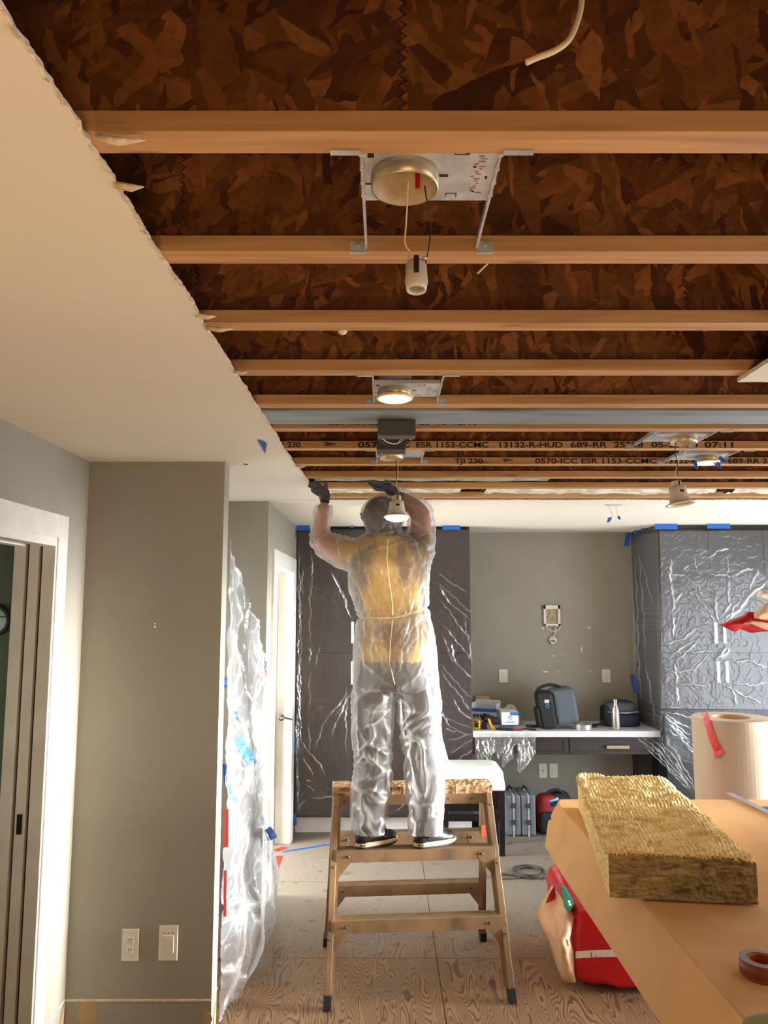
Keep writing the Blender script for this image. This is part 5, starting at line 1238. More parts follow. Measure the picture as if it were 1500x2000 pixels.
# ------------------------------------------------------------------ clear masking film
def sheet(name, label, mat, px_corners, Yf, nu, nv, lines, amp=.012, width=2.2, noiseamp=.008, nscale=(6, 6), sd=0, parent=None, keep=None, foldn=.25, extra=None, pinned=()):
    """corners given in the photograph (tl, tr, br, bl), Yf(u, v) is the real depth"""
    (ax, ay), (bx, by), (cx, cy), (dx, dy) = px_corners
    m = MB()
    pts = []
    for j in range(nv+1):
        for i in range(nu+1):
            u, v = i/nu, j/nv
            x = (ax*(1-u)+bx*u)*(1-v)+(dx*(1-u)+cx*u)*v; y = (ay*(1-u)+by*u)*(1-v)+(dy*(1-u)+cy*u)*v
            if extra: x, y = extra(u, v, x, y)
            pts.append((x, y, Yf(u, v)))
    P3 = [P(*p) for p in pts]
    px_ = np.array([p[:2] for p in pts])
    f = foldfield(px_, lines, width)
    att = []
    for i, q in enumerate(P3):
        w1 = noise.noise(Vector((q.x*nscale[0], q.z*nscale[1], sd))); w2 = noise.noise(Vector((q.x*nscale[0]*3.3, q.z*nscale[1]*3.3, sd+4)))
        rid = max(0, 1-abs(w2)*7)**2
        m.v.append((q.x, q.y - f[i]*amp - noiseamp*(w1+.4*w2) - rid*.003, q.z))
        att.append(min(1, .85*f[i] + foldn*rid*max(0, .3+w1)))
    for j in range(nv):
        for i in range(nu):
            a = j*(nu+1)+i
            if keep and not keep((i+.5)/nu, (j+.5)/nv, *pts[a][:2]): continue
            m.f.append((a, a+1, a+nu+2, a+nu+1)); m.mi.append(0)
    o = m.build(name, mat, parent, smooth=True, fix=False, attr=att)
    if label: o['label'] = label; o['category'] = 'plastic sheet'
    return o
FY2 = 6.935
L1 = [[(607.5, 1062), (609, 1100), (611, 1128), (608, 1142), (606, 1165), (606, 1200), (604.5, 1258)], [(607, 1262), (603, 1298)], [(605, 1308), (605, 1385)], [(604, 1405), (605, 1465), (607, 1470), (625, 1495), (641, 1521)], [(591, 1448), (603, 1468)], [(589, 1475), (606, 1500), (611, 1520)], [(590, 1110), (590.5, 1165)], [(588, 1120), (591, 1165)], [(582, 1060), (585, 1130), (588, 1250)], [(581, 1120), (588, 1248)], [(583, 1180), (590, 1300)], [(580, 1240), (587, 1310)], [(584, 1280), (588, 1380)], [(579, 1300), (590, 1470)], [(578, 1390), (582, 1560)], [(581, 1490), (584, 1590)], [(583, 1330), (587, 1420)], [(641, 1110), (660, 1140), (690, 1215)], [(650, 1120), (686, 1190)], [(688, 1345), (650, 1390), (628, 1420), (616, 1470)], [(690, 1350), (655, 1400)], [(625, 1258), (617, 1300)], [(686, 1350), (645, 1440)], [(677, 1340), (676, 1480)], [(600, 1530), (616, 1545)], [(598, 1520), (610, 1528)], [(578, 1580), (600, 1560)],
      [(856, 1140), (880, 1180), (926, 1215)], [(852, 1118), (900, 1150), (924, 1160)], [(850, 1134), (930, 1205)], [(856, 1165), (925, 1260)], [(860, 1215), (900, 1260), (925, 1300)], [(880, 1255), (892, 1300)], [(862, 1240), (895, 1305)], [(855, 1290), (905, 1350), (925, 1362)], [(870, 1272), (926, 1330)], [(882, 1360), (900, 1390), (926, 1410)], [(857, 1380), (880, 1420), (924, 1440)], [(866, 1400), (926, 1425)], [(872, 1448), (926, 1432)], [(880, 1472), (926, 1440)], [(885, 1490), (926, 1462)], [(868, 1420), (892, 1432)], [(853, 1300), (925, 1395)], [(640, 1585), (700, 1560)], [(770, 1545), (800, 1530)], [(775, 1585), (800, 1560)], [(905, 1200), (924, 1300)], [(600, 1560), (670, 1555)]]
cs = sheet('masking_film', 'clear plastic film taped over the tall dark cabinet behind the worker', 'film', [(578, 1038), (919, 1036), (927, 1590), (577, 1592)], lambda u, v: FY2-.01*math.sin(u*9)*v - .05*math.exp(-(u/.02)**2)*v, 360, 420, L1, width=1.1, amp=.010, foldn=.14, noiseamp=.006)
# film spilling over the left end of the counter and hanging below it
L2 = [[(932, 1445), (936, 1470)], [(944, 1440), (949, 1476)], [(950, 1442), (954, 1480)], [(962, 1446), (966, 1485)], [(966, 1450), (964, 1470)], [(985, 1478), (1000, 1440)], [(990, 1485), (1003, 1450)], [(978, 1476), (990, 1450)], [(1014, 1445), (1018, 1500)], [(1020, 1440), (1026, 1490)], [(1030, 1445), (1034, 1480)], [(1036, 1455), (1042, 1475)], [(1014, 1480), (1040, 1460)], [(1012, 1460), (1030, 1450)], [(1016, 1505), (1030, 1490)], [(1022, 1455), (1036, 1492)], [(1010, 1470), (1024, 1480)]]
def keep2(u, v, x, y):
    b = 1478 + 6*math.sin(x*.35)
    if x < 980: return y < b+ (6 if x < 960 else -2)
    if x < 1002: return y < 1500-(x-980)*.9
    if x < 1010: return y < 1455
    return y < 1512-abs(x-1016)*1.4
sheet('film_drape', 'crumpled clear film hanging over the front edge at the left end of the counter', 'filmhall', [(928, 1432), (1046, 1432), (1046, 1515), (928, 1515)], lambda u, v: 6.955-.05*v, 150, 110, [(1.6, l) for l in L2], keep=keep2, foldn=.7, sd=5, noiseamp=.012, nscale=(14, 8))
# film over the right-hand cabinets
def c8(*p): return [(x/3.704+1220, y/3.704+1020) for x, y in p]
L3 = [(1.6, c8((330, 240), (335, 470))), (2.2, c8((335, 430), (345, 490), (350, 560), (340, 650))), (2.6, c8((345, 650), (352, 830))), (2.0, c8((410, 505), (350, 600))), (2.0, c8((500, 500), (545, 560), (600, 625))), (1.2, c8((600, 625), (650, 710))), (2.4, c8((650, 535), (662, 620), (668, 710))), (1.8, c8((740, 230), (745, 380))), (2.4, c8((745, 380), (755, 590), (712, 665))), (1.5, c8((600, 260), (660, 215), (760, 180))), (1.8, c8((970, 330), (930, 420), (900, 500))), (3.5, c8((1037, 420), (930, 500), (860, 590), (800, 650), (720, 730))), (2.5, c8((790, 640), (730, 700))), (1.4, c8((770, 390), (850, 350), (940, 330))), (1.2, c8((600, 370), (770, 390))), (1.6, c8((280, 340), (330, 370), (440, 390), (530, 470), (550, 520))), (2.6, c8((365, 1020), (372, 1180))), (2.6, c8((370, 1180), (378, 1310))), (1.4, c8((270, 890), (400, 850), (520, 770))), (1.4, c8((300, 1000), (420, 900), (530, 850))), (1.6, c8((370, 1000), (430, 950), (530, 860))), (1.5, c8((300, 940), (500, 940), (640, 930))), (2.5, c8((650, 1000), (700, 960), (740, 900))), (3, c8((680, 990), (745, 930), (760, 890))), (2.5, c8((780, 1200), (800, 1330))), (2, c8((700, 1170), (850, 1250), (1000, 1310))), (1.2, c8((300, 1170), (640, 1180))), (1.4, c8((290, 1090), (500, 1070), (600, 960))), (1.6, c8((540, 500), (560, 520))), (1.8, c8((505, 240), (510, 340))), (1.5, c8((430, 340), (460, 310))), (1.5, c8((800, 620), (830, 560))), (1.5, c8((760, 700), (810, 580))), (2, c8((770, 1010), (900, 1000), (1037, 1060))), (2, c8((760, 1160), (900, 1180), (1037, 1160))), (1.5, c8((300, 1340), (480, 1330))), (1.5, c8((850, 600), (880, 540)))]
LS = c8
sheet('masking_film', 'clear shiny film taped over the tall cabinets at the right', 'film2', [(1288, 1038), (1560, 1036), (1560, 1386), (1292, 1384)], lambda u, v: 6.79+.0*u-.01*v, 300, 380, L3, amp=.014, foldn=.05, noiseamp=.006, nscale=(5, 5), sd=2)
L4 = [(1.5, c8((290, 1390), (480, 1500))), (1.5, c8((300, 1450), (480, 1590))), (1.2, c8((300, 1480), (490, 1640))), (1.5, c8((290, 1370), (500, 1420)))]
sheet('masking_film', 'lower clear film sheet before the dark base cabinet, left of the paper roll', 'film', [(1292, 1386), (1560, 1386), (1560, 1560), (1300, 1475)], lambda u, v: 6.78-.02*v, 120, 90, L4+[(1.1, [(1292+4*k, 1392+6*k), (1350+6*k, 1440+14*k)]) for k in range(5)], foldn=.08, sd=7, amp=.006)
# film hanging off the cabinet side down across the counter
def ex5(u, v, x, y): return x + 14*math.sin(v*3.1)*(1-u)*.5 - 6*v*(1-v), y
L5 = [(1.6, [(1238, 1062), (1243, 1150), (1246, 1260), (1252, 1390), (1262, 1440)]), (1.3, [(1228, 1070), (1238, 1200), (1246, 1330)]), (1.2, [(1243, 1070), (1262, 1130), (1275, 1180)]), (1.2, [(1248, 1080), (1256, 1200), (1262, 1300)]), (1.4, [(1258, 1280), (1270, 1350), (1280, 1420)])]
def Y5(u, v):
    return 7.53-(7.53-6.86)*u-.05*math.sin(math.pi*v)
m5x = sheet('masking_film', 'clear film hanging along the dark side of the right cabinet down to the counter', 'film', [(1233, 1048), (1285, 1040), (1294, 1428), (1240, 1424)], Y5, 60, 300, L5, amp=.015, foldn=.4, sd=12, noiseamp=.012)
L6 = [(1.4, [(1225+14*k, 1436+1*k), (1262+12*k, 1462+2*k), (1312+7*k, 1510+2*k), (1352+2*k, 1545+1*k)]) for k in range(6)] + [(2.4, [(1222, 1440), (1262, 1476), (1310, 1515), (1352, 1548)]), (1.2, [(1268, 1450), (1300, 1480)])]
def ex6(u, v, x, y): return x, y + 18*math.sin(math.pi*u)*(v) 
sheet('film_drape', 'clear film sagging diagonally from the counter end down to the right', 'film', [(1232, 1432), (1296, 1432), (1372, 1500), (1356, 1556)], lambda u, v: 6.90-.10*v-.03*u, 90, 160, L6, foldn=.5, sd=15, noiseamp=.012)
# blue tape along the tops
def tp(px0, py0, px1, py1, Y, label, wd=.045, par=None):
    a = P(px0, py0, Y); b = P(px1, py1, Y); m = MB(); n = 6; rows = []
    for i in range(n+1):
        q = a.lerp(b, i/n); j = .002*nz1(i*3.1, px0); up = Vector((0, 0, wd/2)) if abs(b.x-a.x) > abs(b.z-a.z) else Vector((wd/2, 0, 0))
        rows.append([q-up+Vector((0, j, 0)), q+up+Vector((0, -j, j)), q+up+Vector((0, -j-.001, 0)), q-up+Vector((0, j-.001, 0))])
    m.loft(rows); m.build('tape_strip', 'blue', label=label, cat='tape')
tp(580, 1031, 611, 1031, 6.92, 'blue tape strip at the top left corner of the film behind the worker', .045)
tp(864, 1030, 899, 1030, 6.92, 'blue tape strip at the top of the film right of the worker', .045)
tp(683, 1029, 690, 1029, 6.92, 'small blue tape tab at the cabinet top left of the hood', .02)
tp(577, 1034, 576, 1052, 6.91, 'narrow blue tape piece down the left film edge near the top', .02)
tp(574.5, 1213, 575, 1228, 6.91, 'blue tape dot halfway up the left film edge', .02)
tp(575, 1440, 575, 1470, 6.91, 'blue tape piece low on the left film edge beside the hall door', .022)
tp(575, 1588, 576, 1612, 6.91, 'blue tape piece at the bottom of the left film edge', .03)
tp(1279, 1027, 1323, 1027, 6.77, 'wide blue tape strip at the top left of the right-hand film', .06)
tp(1381, 1027, 1426, 1027, 6.77, 'blue tape strip at the top of the right-hand film near the frame edge', .05)
tp(1253, 1034, 1264, 1031, 7.2, 'small blue tape tab on the ceiling line beside the right cabinet', .05)
tp(1238, 1040, 1250, 1036, 7.4, 'blue tape tab at the cabinet and ceiling corner', .05)
tp(1228, 1041, 1223, 1067, 7.56, 'slanted blue tape piece at the top corner of the back wall', .05)
tp(1236, 1318, 1244, 1354, 7.56, 'blue tape piece on the back wall above the lunch bag', .05)
# ------------------------------------------------------------------ hall curtain
def curtain():
    m = MB(); nu, nv = 150, 320; att = []
    top0, top1 = P(450, 1050, 3.93).z, P(513, 1300, 5.27).z
    pxs = []
    for j in range(nv+1):
        for i in range(nu+1):
            u, v = i/nu, j/nv
            y = 3.935+(5.265-3.935)*u
            zt = top0+(top1-top0)*(u**.85); zb = .02+.10*u*u + .02*math.sin(u*14)
            if u > .5: zb += .15*(u-.5)
            z = zt+(zb-zt)*v
            bul = math.sin(math.pi*min(1, u*1.02))**.8*(.02+.22*max(0, (1.7-z)/1.7)**1.2)
            taper = 1-max(0, (.28-z)/.28)**2*.75
            x = -.79+bul*taper*(.75+.5*noise.noise(Vector((u*2.2, z*1.8, 3)))) + .05*noise.noise(Vector((u*6, z*4, 1)))*(1-(1-min(1, u*8))*(1)) * min(1, (1-u)*8)
            x += .010*noise.noise(Vector((u*16, z*9, 8)))
            q = Vector((x, y, z)); r1 = max(0, 1-abs(noise.noise(Vector((u*5+z*1.5, z*4-u*3, 11))))*6)**2; r2 = max(0, 1-abs(noise.noise(Vector((u*13, z*11, 5))))*5)**2
            q.x += .014*r1+.006*r2
            m.v.append(tuple(q)); att.append(min(1, .55*r1+.3*r2 + .25*noise.noise(Vector((u*4, z*3, 2))) + (.5 if v < .012 else 0) - .4*max(0, .35-v)))
    for j in range(nv):
        for i in range(nu):
            a = j*(nu+1)+i; m.f.append((a, a+1, a+nu+2, a+nu+1)); m.mi.append(0)
    return m.build('plastic_curtain', 'filmhall', smooth=True, fix=False, attr=att, label='milky crumpled plastic sheet hanging across the hall opening behind the left wall stub', cat='plastic sheet'), m
cur, cm = curtain()
cb_ = BVHTree.FromPolygons([Vector(v) for v in cm.v], cm.f)
def hit(x, y, Yd):
    d = Vector(ray(x, y)).normalized(); h = cb_.ray_cast(Vector((0, 0, HC)), d); return (h[0]-d*.004) if h[0] is not None else P(x, y, Yd)
def ctape(pts, wpx, mat, label, Yd=4.3):
    m = MB(); L_, R_ = [], []
    n = 0; rows = []
    for (x0_, y0_), (x1_, y1_) in zip(pts[:-1], pts[1:]):
        dx, dy = x1_-x0_, y1_-y0_; l = math.hypot(dx, dy); nx, ny = -dy/l, dx/l
        k = max(2, int(l/5))
        for i in range(k+1):
            x = x0_+dx*i/k; y = y0_+dy*i/k; w_ = wpx/2*(1+.1*math.sin(i))
            a = hit(x+nx*w_, y+ny*w_, Yd); b = hit(x-nx*w_, y-ny*w_, Yd); o = Vector((0, -.0015, 0)); rows.append([a, b, b+o, a+o])
    m.loft(rows); m.build('tape_strip', mat, label=label, cat='tape')
ctape([(440, 1324), (440, 1342)], 9, 'blue', 'blue tape square on the edge of the left wall stub', 3.925)
ctape([(463, 1440), (470, 1462), (481, 1478), (489, 1493)], 9, 'blue', 'curved blue tape strip on the milky curtain, left of a pair')
ctape([(470, 1440), (484, 1465), (500, 1490)], 8, 'blue', 'curved blue tape strip on the milky curtain, right of a pair')
ctape([(438, 1492), (440, 1525), (450, 1545), (462, 1563)], 6, 'blue', 'long blue tape strip on the milky curtain beside the wall stub', 3.95)
ctape([(461, 1390), (470, 1412)], 3.5, 'blue', 'thin blue tape sliver on the upper part of the milky curtain')
ctape([(523, 1617), (528, 1625), (536, 1638)], 13, 'blue', 'blue tape tab at the right edge of the milky curtain')
def rtape(pts, wd, label, mat='red'):
    for i, (a, b) in enumerate(pts): pass
    m = MB(); 
    for a, b in pts: m.bar(a, b, .003, wd, (0, 1, 0))
    return m.build('tape_strip', mat, label=label, cat='tape')
def rr2(a, b, Y, wd, label, mat='red'):
    A = P(*a, Y); B = P(*b, Y); m = MB(); m.bar(A, B, wd, .002, (0, 1, 0)); m.build('tape_strip', mat, label=label, cat='tape')
q1 = 5.22
rr2((508, 1298), (521, 1298), 5.20, .045, 'bright blue tape holding the curtain corner to the hall wall', 'blue')
rr2((513, 1318), (522, 1310), 5.19, .05, 'red tape flap just below the blue tape at the curtain corner')
rr2((505, 1326), (512, 1316), 5.195, .035, 'smaller red tape flap left of the curtain corner tape')
rr2((442, 1580), (441, 1655), 3.935, .022, 'long red tape strip behind the curtain edge at the wall stub, upper')
rr2((440, 1700), (439, 1790), 3.935, .014, 'long red tape strip behind the curtain edge at the wall stub, lower')
rr2((516, 1412), (518, 1450), 5.24, .02, 'faint red tape seen through the curtain near the door')
# ------------------------------------------------------------------ board-covered counter in the foreground
XC = .82; ZC = 1.07; YB = 3.83
t = empty('kitchen_island', (1.9, 2.2, 0), 'white island cabinet hidden beneath the brown protective board', 'counter')
MB().box(1.45, 3.1, .2, 3.55, 0, ZC-.035).build('carcass', 'white_paint', t, bevel=.003)
MB().box(XC+.03, 3.2, .1, YB-.03, ZC-.034, ZC-.004).build('countertop', 'counter', t, bevel=.003)
m = MB()
zf = .885; xf = .742
poly_top = [(XC, .3), (3.2, .3), (3.2, YB-.01), (XC+.03, YB), (XC+.012, 3.79), (XC, 3.72)]
m.prism([(x, y, ZC-.003) for x, y in poly_top], (0, 0, .004))
m.loft([[(XC, .3, ZC-.003), (XC+.0008, .3, ZC+.001), (XC-.006, .3, ZC-.004), (xf, .3, zf), (xf+.003, .3, zf)], [(XC, 3.55, ZC-.003), (XC+.0008, 3.55, ZC+.001), (XC-.006, 3.55, ZC-.004), (xf, 3.55, zf), (xf+.003, 3.55, zf)],
   [(XC, 3.72, ZC-.003), (XC+.0008, 3.72, ZC+.001), (XC-.006, 3.72, ZC-.004), (xf+.004, 3.72, zf+.006), (xf+.007, 3.72, zf+.006)], [(XC+.012, 3.79, ZC-.003), (XC+.012, 3.79, ZC+.001), (XC+.004, 3.79, ZC-.004), (xf+.035, 3.79, zf+.09), (xf+.038, 3.79, zf+.09)], [(XC+.03, YB, ZC-.003), (XC+.03, YB, ZC+.001), (XC+.02, YB, ZC-.003), (XC-.005, YB-.005, ZC-.04), (XC-.002, YB-.005, ZC-.04)]])
bd = m.build('protective_board', 'kraft', label='large brown protective board folded down over the near counter edge', cat='board')
def btape(a, b, wd, label):
    m = MB(); m.bar(P(*a), P(*b), wd, .0015, (0, 1, 0)); m.build('tape_strip', 'blue', label=label, cat='tape')
btape((1074, 1571, 3.80), (1092, 1563, 3.82), .03, 'blue tape scrap on the far tip of the brown board')
btape((1070, 1590, 3.74), (1070, 1601, 3.74), .03, 'blue tape scrap at the side corner of the brown board')
# mineral wool batt
def batt():
    fl = Vector((.716, 2.565, ZC+.008)); dL = Vector((.160, .987, 0)).normalized(); dW = Vector((.987, -.13, 0)).normalized()
    Ln, Wd, Th = 1.13, .448, .150
    m = MB(); nu, nv = 110, 150
    def top(u, v):
        droop = .03*max(0, (u-.8)/.2)**2*(.5+v)
        q = fl+dL*(Ln*v)+dW*(Wd*u*(1-.06*v))
        row = math.sin(v*Ln/.0115*math.pi*2*.5 + 1.2*noise.noise(Vector((u*5, v*8, 1))))
        fine = math.sin(u*Wd/.0075*math.pi*2*.5)
        wv = noise.noise(Vector((u*3, v*16, 5)))*min(1, .25+v*6); tear = max(0, noise.noise(Vector((u*4, v*14, 9)))-.12)*min(1, v*9)
        q.z += Th + .0035*fine*(.6+.4*row) + .010*wv - .05*tear - droop + .004*noise.noise(Vector((u*30, v*60, 2)))
        e = min(u, 1-u, v, 1-v)
        q.z -= .012*max(0, 1-e/.03)**2
        return q
    g = [[top(i/nu, j/nv) for i in range(nu+1)] for j in range(nv+1)]
    b = 0
    for r in g: m.v += [tuple(q) for q in r]
    for j in range(nv):
        for i in range(nu): a = j*(nu+1)+i; m.f.append((a, a+1, a+nu+2, a+nu+1)); m.mi.append(0)
    # sides
    def side(idx, sd):
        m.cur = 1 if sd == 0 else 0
        nz = 14; base = len(m.v); n = len(idx)
        for k in range(1, nz+1):
            for c_, a in enumerate(idx):
                x, y, z = m.v[a]; zz = z+(fl.z-z)*k/nz; r = .006*noise.noise(Vector((x*30, y*30, zz*60+sd)))+.004*noise.noise(Vector((x*90, y*90, zz*90)))
                nrm = dL*-1 if sd == 0 else (dL if sd == 1 else (dW*-1 if sd == 2 else dW))
                if k == nz or c_ in (0, n-1): r = 0
                m.v.append((x+nrm.x*r, y+nrm.y*r, zz))
        for k in range(nz):
            for c_ in range(n-1):
                a0 = idx[c_] if k == 0 else base+(k-1)*n+c_; a1 = idx[c_+1] if k == 0 else base+(k-1)*n+c_+1
                m.f.append((a0, a1, base+k*n+c_+1, base+k*n+c_)); m.mi.append(m.cur)
    W_ = nu+1
    side(list(range(W_)), 0); side([nv*W_+i for i in range(W_)], 1); side([j*W_ for j in range(nv+1)], 2); side([j*W_+nu for j in range(nv+1)], 3)
    q = len(m.v); m.v += [tuple(fl), tuple(fl+dL*Ln), tuple(fl+dL*Ln+dW*Wd*.94), tuple(fl+dW*Wd)]; m.f.append((q, q+1, q+2, q+3)); m.mi.append(0)
    o = m.build('insulation_batt', ['batt', 'battshade'], label='thick yellow-brown mineral wool batt lying on the brown board', cat='insulation', smooth=False)
    # tufts of loose fibre along the left edge and ends
    m = MB(); random.seed(11)
    for i in range(260):
        v = random.random(); q = g[int(v*nv)][0 if random.random() < .75 else nu]; q = q+Vector((random.uniform(-.004, .01), 0, random.uniform(-.012, .002))); d = Vector((random.uniform(-.018, -.003), random.uniform(-.012, .012), random.uniform(-.006, .012)))
        m.tube([q, q+d*.6+Vector((0, 0, .003)), q+d], [.003, .002, .0006], 4, False)
    for i in range(160):
        u = random.random(); q = g[0][int(u*nu)]; d = Vector((random.uniform(-.01, .01), random.uniform(-.014, -.002), random.uniform(-.008, .008))); m.tube([q, q+d*.6, q+d], [.0025, .0016, .0005], 4, False)
    m.build('loose_fibres', 'batt', o, kind='stuff')
    return o
batt()
# tape roll on the board
c = PZ(1490, 1905, ZC+.002)
t = empty('tape_roll', (c.x, c.y, ZC+.002), 'blue and orange wrapped roll of tape on the brown board at the right edge', 'tape')
R0 = .052; z0_ = ZC+.0025
cc = (c.x, c.y, z0_)
MB().lathe([(.030, 0), (R0, 0), (R0+.001, .002), (R0+.001, .036), (R0, .038), (.030, .038), (.030, 0)], cc, 40).build('tape_coil', 'brick', t)
MB().lathe([(R0+.0012, .006), (R0+.0022, .0065), (R0+.0022, .033), (R0+.0012, .0335)], cc, 40).build('wrapper', 'tapewrap', t, smooth=True)
MB().lathe([(.036, .0383), (R0+.002, .0383), (R0+.002, .0392), (.036, .0392)], cc, 40).build('side_label', 'tapewrap', t)
# metal ruler with blue tape
a, b = PZ(1424, 1549, ZC+.006), PZ(1512, 1592, ZC+.006)
t = empty('steel_ruler', tuple((a+b)/2), 'steel ruler lying near the far edge of the brown board', 'ruler')
MB().bar(a, b+(b-a)*.3, .034, .003).build('ruler_blade', 'ruler', t)
for k in range(14):
    q = a.lerp(b, .04+k*.07); d = (b-a).normalized(); s = Vector((-d.y, d.x, 0)); MB().bar(q+s*.006, q+s*(.015), .0012, .0006).v
    mm = MB(); mm.bar(q+s*.007+Vector((0, 0, .0017)), q+s*.016+Vector((0, 0, .0017)), .0012, .0005); mm.build('tick_mark', 'hole', t)
q = PZ(1500, 1580, ZC+.003); MB().box(q.x-.02, q.x+.05, q.y-.0, q.y+.04, ZC+.002, ZC+.0045).build('tape_strip', 'blue', label='blue tape piece on the brown board under the end of the ruler', cat='tape')
# greenish thing at the lower right corner
q = PZ(1500, 2006, ZC+.03); m = MB(); softbox(m, (q.x+.03, q.y-.02, ZC+.028), .09, .05, .026, 3, warp=.008); m.build('cloth_bundle', pmat('olive_cloth', RGB(150, 146, 108), .8), smooth=True, label='folded olive cloth in the lower right corner of the board', cat='cloth')
# paper roll
rc = P(1428, 1400, 5.0); r = .235; zt4 = rc.z; 
pr_ = empty('paper_roll', (rc.x, 5.0, 0), 'large upright roll of kraft paper standing behind the brown board', 'paper roll')
MB().lathe([(.115, .0), (r, 0), (r+.001, .01), (r+.001, zt4-.004), (r-.002, zt4), (.115, zt4), (.113, zt4-.004), (.113, .002)], (rc.x, 5.0, 0), 64).build('wound_paper', 'roll', pr_, smooth=False)
MB().lathe([(.104, .0), (.112, .0), (.112, zt4-.012), (.104, zt4-.012), (.104, 0)], (rc.x, 5.0, 0), 48).build('core_tube', 'kraft', pr_)
m = MB(); rows = []
for x, y in ((1375, 1389), (1378, 1400), (1382, 1415), (1388, 1432), (1394, 1448), (1400, 1462), (1408, 1470)):
    pass
def onroll(x, y, off=.004):
    a, b, c = ray(x, y); ox, oy = rc.x, 5.0; A_ = a*a+b*b; B_ = -2*(a*ox+b*oy); C_ = ox*ox+oy*oy-(r+off)**2; D_ = B_*B_-4*A_*C_
    tt = (-B_-math.sqrt(max(D_, 0)))/(2*A_); return Vector((a*tt, b*tt, HC+c*tt))
TP = [(1375, 1391, 6), (1380, 1405, 6), (1385, 1421, 6), (1391, 1440, 6.5), (1397, 1455, 7), (1402, 1466, 8)]
rows = [[onroll(x-w_, y+2), onroll(x+w_, y-2), onroll(x+w_, y-2, .0055), onroll(x-w_, y+2, .0055)] for x, y, w_ in TP]
m.loft(rows); m.loft([[onroll(1394, 1470), onroll(1411, 1462), onroll(1411, 1462, .006), onroll(1394, 1470, .006)], [onroll(1396, 1482, .012), onroll(1411, 1472, .012), onroll(1411, 1472, .014), onroll(1396, 1482, .014)]])
m.build('red_tape_strip', 'red', pr_)
# red insulation bag on floor
t = empty('insulation_bag', (1.3, 4.6, 0), 'bulging red plastic insulation bag, torn open at its left end, on the floor', 'bag')
def bagpt(u, v):
    pass
m = MB(); softbox(m, (1.42, 4.58, .245), .44, .36, .24, 6, 60, 40, warp=.028, sd=2); m.build('bag_body', 'redplastic', t, smooth=True)
m = MB(); 
def ystripe(x): return 0
rows = []
for i in range(40):
    x = 1.0+.84*i/39
    for_z = [(.285), (.318)]
    rows.append([(x, 4.205-.0, z) for z in (.285, .318)])
bb = MB(); softbox(bb, (1.42, 4.58, .245), .44, .36, .24, 6, 60, 40, warp=.028, sd=2)
bt_ = BVHTree.FromPolygons([Vector(v) for v in bb.v], bb.f)
def onbag(x, y, off=.002):
    d = Vector(ray(x, y)).normalized(); h = bt_.ray_cast(Vector((0, 0, HC)), d); return (h[0]-d*off) if h[0] is not None else None
def decal(name, mat, fn, nu, nv, par, off=.003):
    m = MB(); vv = {}
    for j in range(nv+1):
        for i in range(nu+1):
            q = onbag(*fn(i/nu, j/nv), off)
            if q is not None: vv[(i, j)] = len(m.v); m.v.append(tuple(q))
    for j in range(nv):
        for i in range(nu):
            k = [(i, j), (i+1, j), (i+1, j+1), (i, j+1)]
            if all(a in vv for a in k): m.f.append(tuple(vv[a] for a in k)); m.mi.append(0)
    if m.f: m.build(name, mat, par, smooth=True)
decal('white_stripe', 'whiteprint', lambda u, v: (1124+130*u, 1858+14*v-5*math.sin(u*3)*.6), 50, 4, t)
# torn open peach end
m = MB(); random.seed(4)
E = [(1050, 1792, 4.30), (1062, 1768, 4.36), (1083, 1737, 4.45), (1105, 1765, 4.30), (1127, 1795, 4.24), (1118, 1835, 4.22), (1126, 1868, 4.22), (1126, 1905, 4.22), (1128, 1927, 4.22), (1105, 1928, 4.24), (1092, 1895, 4.27), (1076, 1855, 4.28), (1062, 1825, 4.28)]
cen = P(1096, 1840, 4.20)
nE = len(E); EP = [P(*e) for e in E]
rings = []
for k in range(9):
    s = k/8; rings.append([cen.lerp(EP[i], s)+Vector((0, .05*s*s-.012*noise.noise(Vector((i*.9, k*.8, 2)))*4*s, .006*math.sin(i*2.3+k))) for i in range(nE)])
m.loft(rings[1:], False); b = len(m.v); m.f.append(tuple(range(nE))); m.mi.append(0)
m.build('torn_end', 'peach', t, smooth=True, solid=.002)
m = MB()
for tri in (((1085, 1728, 4.44), (1096, 1724, 4.46), (1120, 1770, 4.28), (1127, 1793, 4.235), (1104, 1768, 4.29)),): m.prism([P(*q) for q in tri], (0, .004, 0))
m.build('red_flap', 'redplastic', t)
m = MB(); m.prism([P(*q) for q in ((1095, 1727, 4.44), (1106, 1733, 4.42), (1122, 1765, 4.26), (1112, 1782, 4.25), (1103, 1774, 4.27), (1098, 1748, 4.36))], (0, .004, 0)); m.build('teal_label', 'teal', t)
q = P(1111, 1768, 4.245); text_mesh('S', .035, 'whiteprint', t, q, (1, .25, -.3), (-.1, .5, .8), 'printed_letter')
m = MB(); m.prism([P(*q) for q in ((1083, 1730, 4.445), (1086, 1755, 4.42), (1078, 1760, 4.40), (1066, 1765, 4.36), (1072, 1748, 4.40))], (0, .004, 0)); m.build('red_flap', 'redplastic', t)
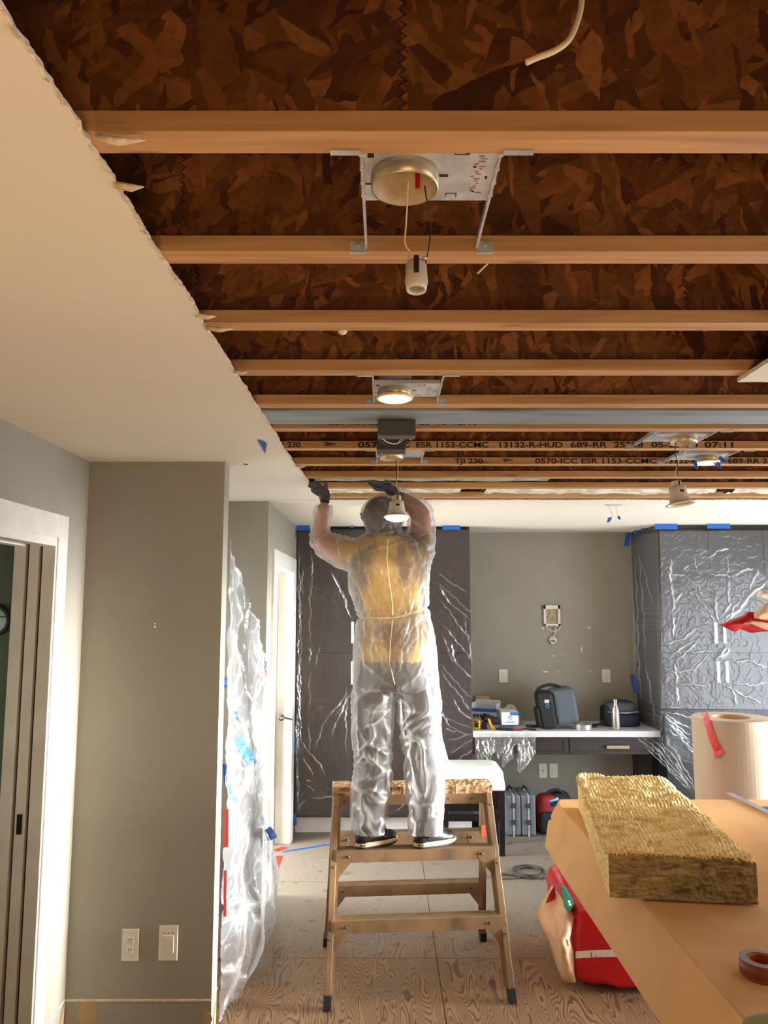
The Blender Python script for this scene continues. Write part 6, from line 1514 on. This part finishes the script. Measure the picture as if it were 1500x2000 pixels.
# small window outline print low on the red face
# red and peach bag on top of a ladder at the right
t = empty('plastic_bag', (2.9, 4.9, 1.8), 'torn red and peach plastic bag jutting in at the right edge of the photo', 'bag')
def strip3(top, bot, name, mat, Y=4.9, sw=.02, n=6, dy=.02):
    m = MB(); rows = []
    for i, (a, b) in enumerate(zip(top, bot)):
        A, B = P(*a, Y), P(*b, Y); row = []
        for k in range(n+1):
            q = A.lerp(B, k/n); q.y += -sw*math.sin(math.pi*k/n)+dy*noise.noise(Vector((i*.6, k*.5, 3))); row.append(q)
        for k in range(n, -1, -1):
            q = A.lerp(B, k/n); q.y += sw*2+dy*noise.noise(Vector((i*.6, k*.5, 3))); row.append(q)
        rows.append(row)
    m.loft(rows); m.build(name, mat, t, smooth=True)
def z5(*p): return [(x/13.636+1390, y/13.636+1130) for x, y in p]
strip3(z5((310, 1220), (500, 1140), (900, 990), (1010, 880), (1170, 900), (1300, 1000), (1500, 1050), (2200, 1000)), z5((320, 1260), (480, 1340), (660, 1420), (800, 1330), (950, 1400), (1080, 1445), (1500, 1400), (2200, 1500)), 'red_bag_film', 'redplastic')
strip3(z5((1180, 930), (1300, 850), (1420, 720), (1500, 660), (2200, 500)), z5((1170, 1060), (1300, 1080), (1400, 1100), (1500, 1110), (2200, 1100)), 'peach_bag_film', 'peach', 4.86)
strip3(z5((960, 1190), (1100, 1130), (1300, 1150), (1500, 1190), (2200, 1250)), z5((1000, 1215), (1100, 1220), (1300, 1300), (1500, 1370), (2200, 1440)), 'peach_fold', 'peach', 4.84, .008)
strip3(z5((1265, 450), (1340, 310), (1500, 300), (2200, 280)), z5((1275, 480), (1340, 530), (1500, 590), (2200, 600)), 'white_bag_film', 'outlet', 4.88)
# stepladder outside the frame that carries it
t = empty('stepladder', (2.85, 4.95, 0), 'aluminium stepladder just outside the right edge, carrying the torn bag', 'ladder')
bz = P(1500, 1242, 4.9).z-.03
for sx in (2.62, 3.08):
    for sy, yt in ((4.6, 4.85), (5.4, 5.05)): MB().bar((sx+.0, sy, 0), (sx, yt, bz-.05), .03, .05, (0, 1, 0)).build('rail', 'steel', t)
for k in range(5):
    z = .3+.3*k; yy = 4.6+(4.85-4.6)*z/bz; MB().box(2.62, 3.08, yy-.04, yy+.04, z-.012, z+.012).build('step', 'steel', t)
MB().box(2.58, 3.12, 4.78, 5.12, bz-.05, bz).build('top_cap', 'steel', t)
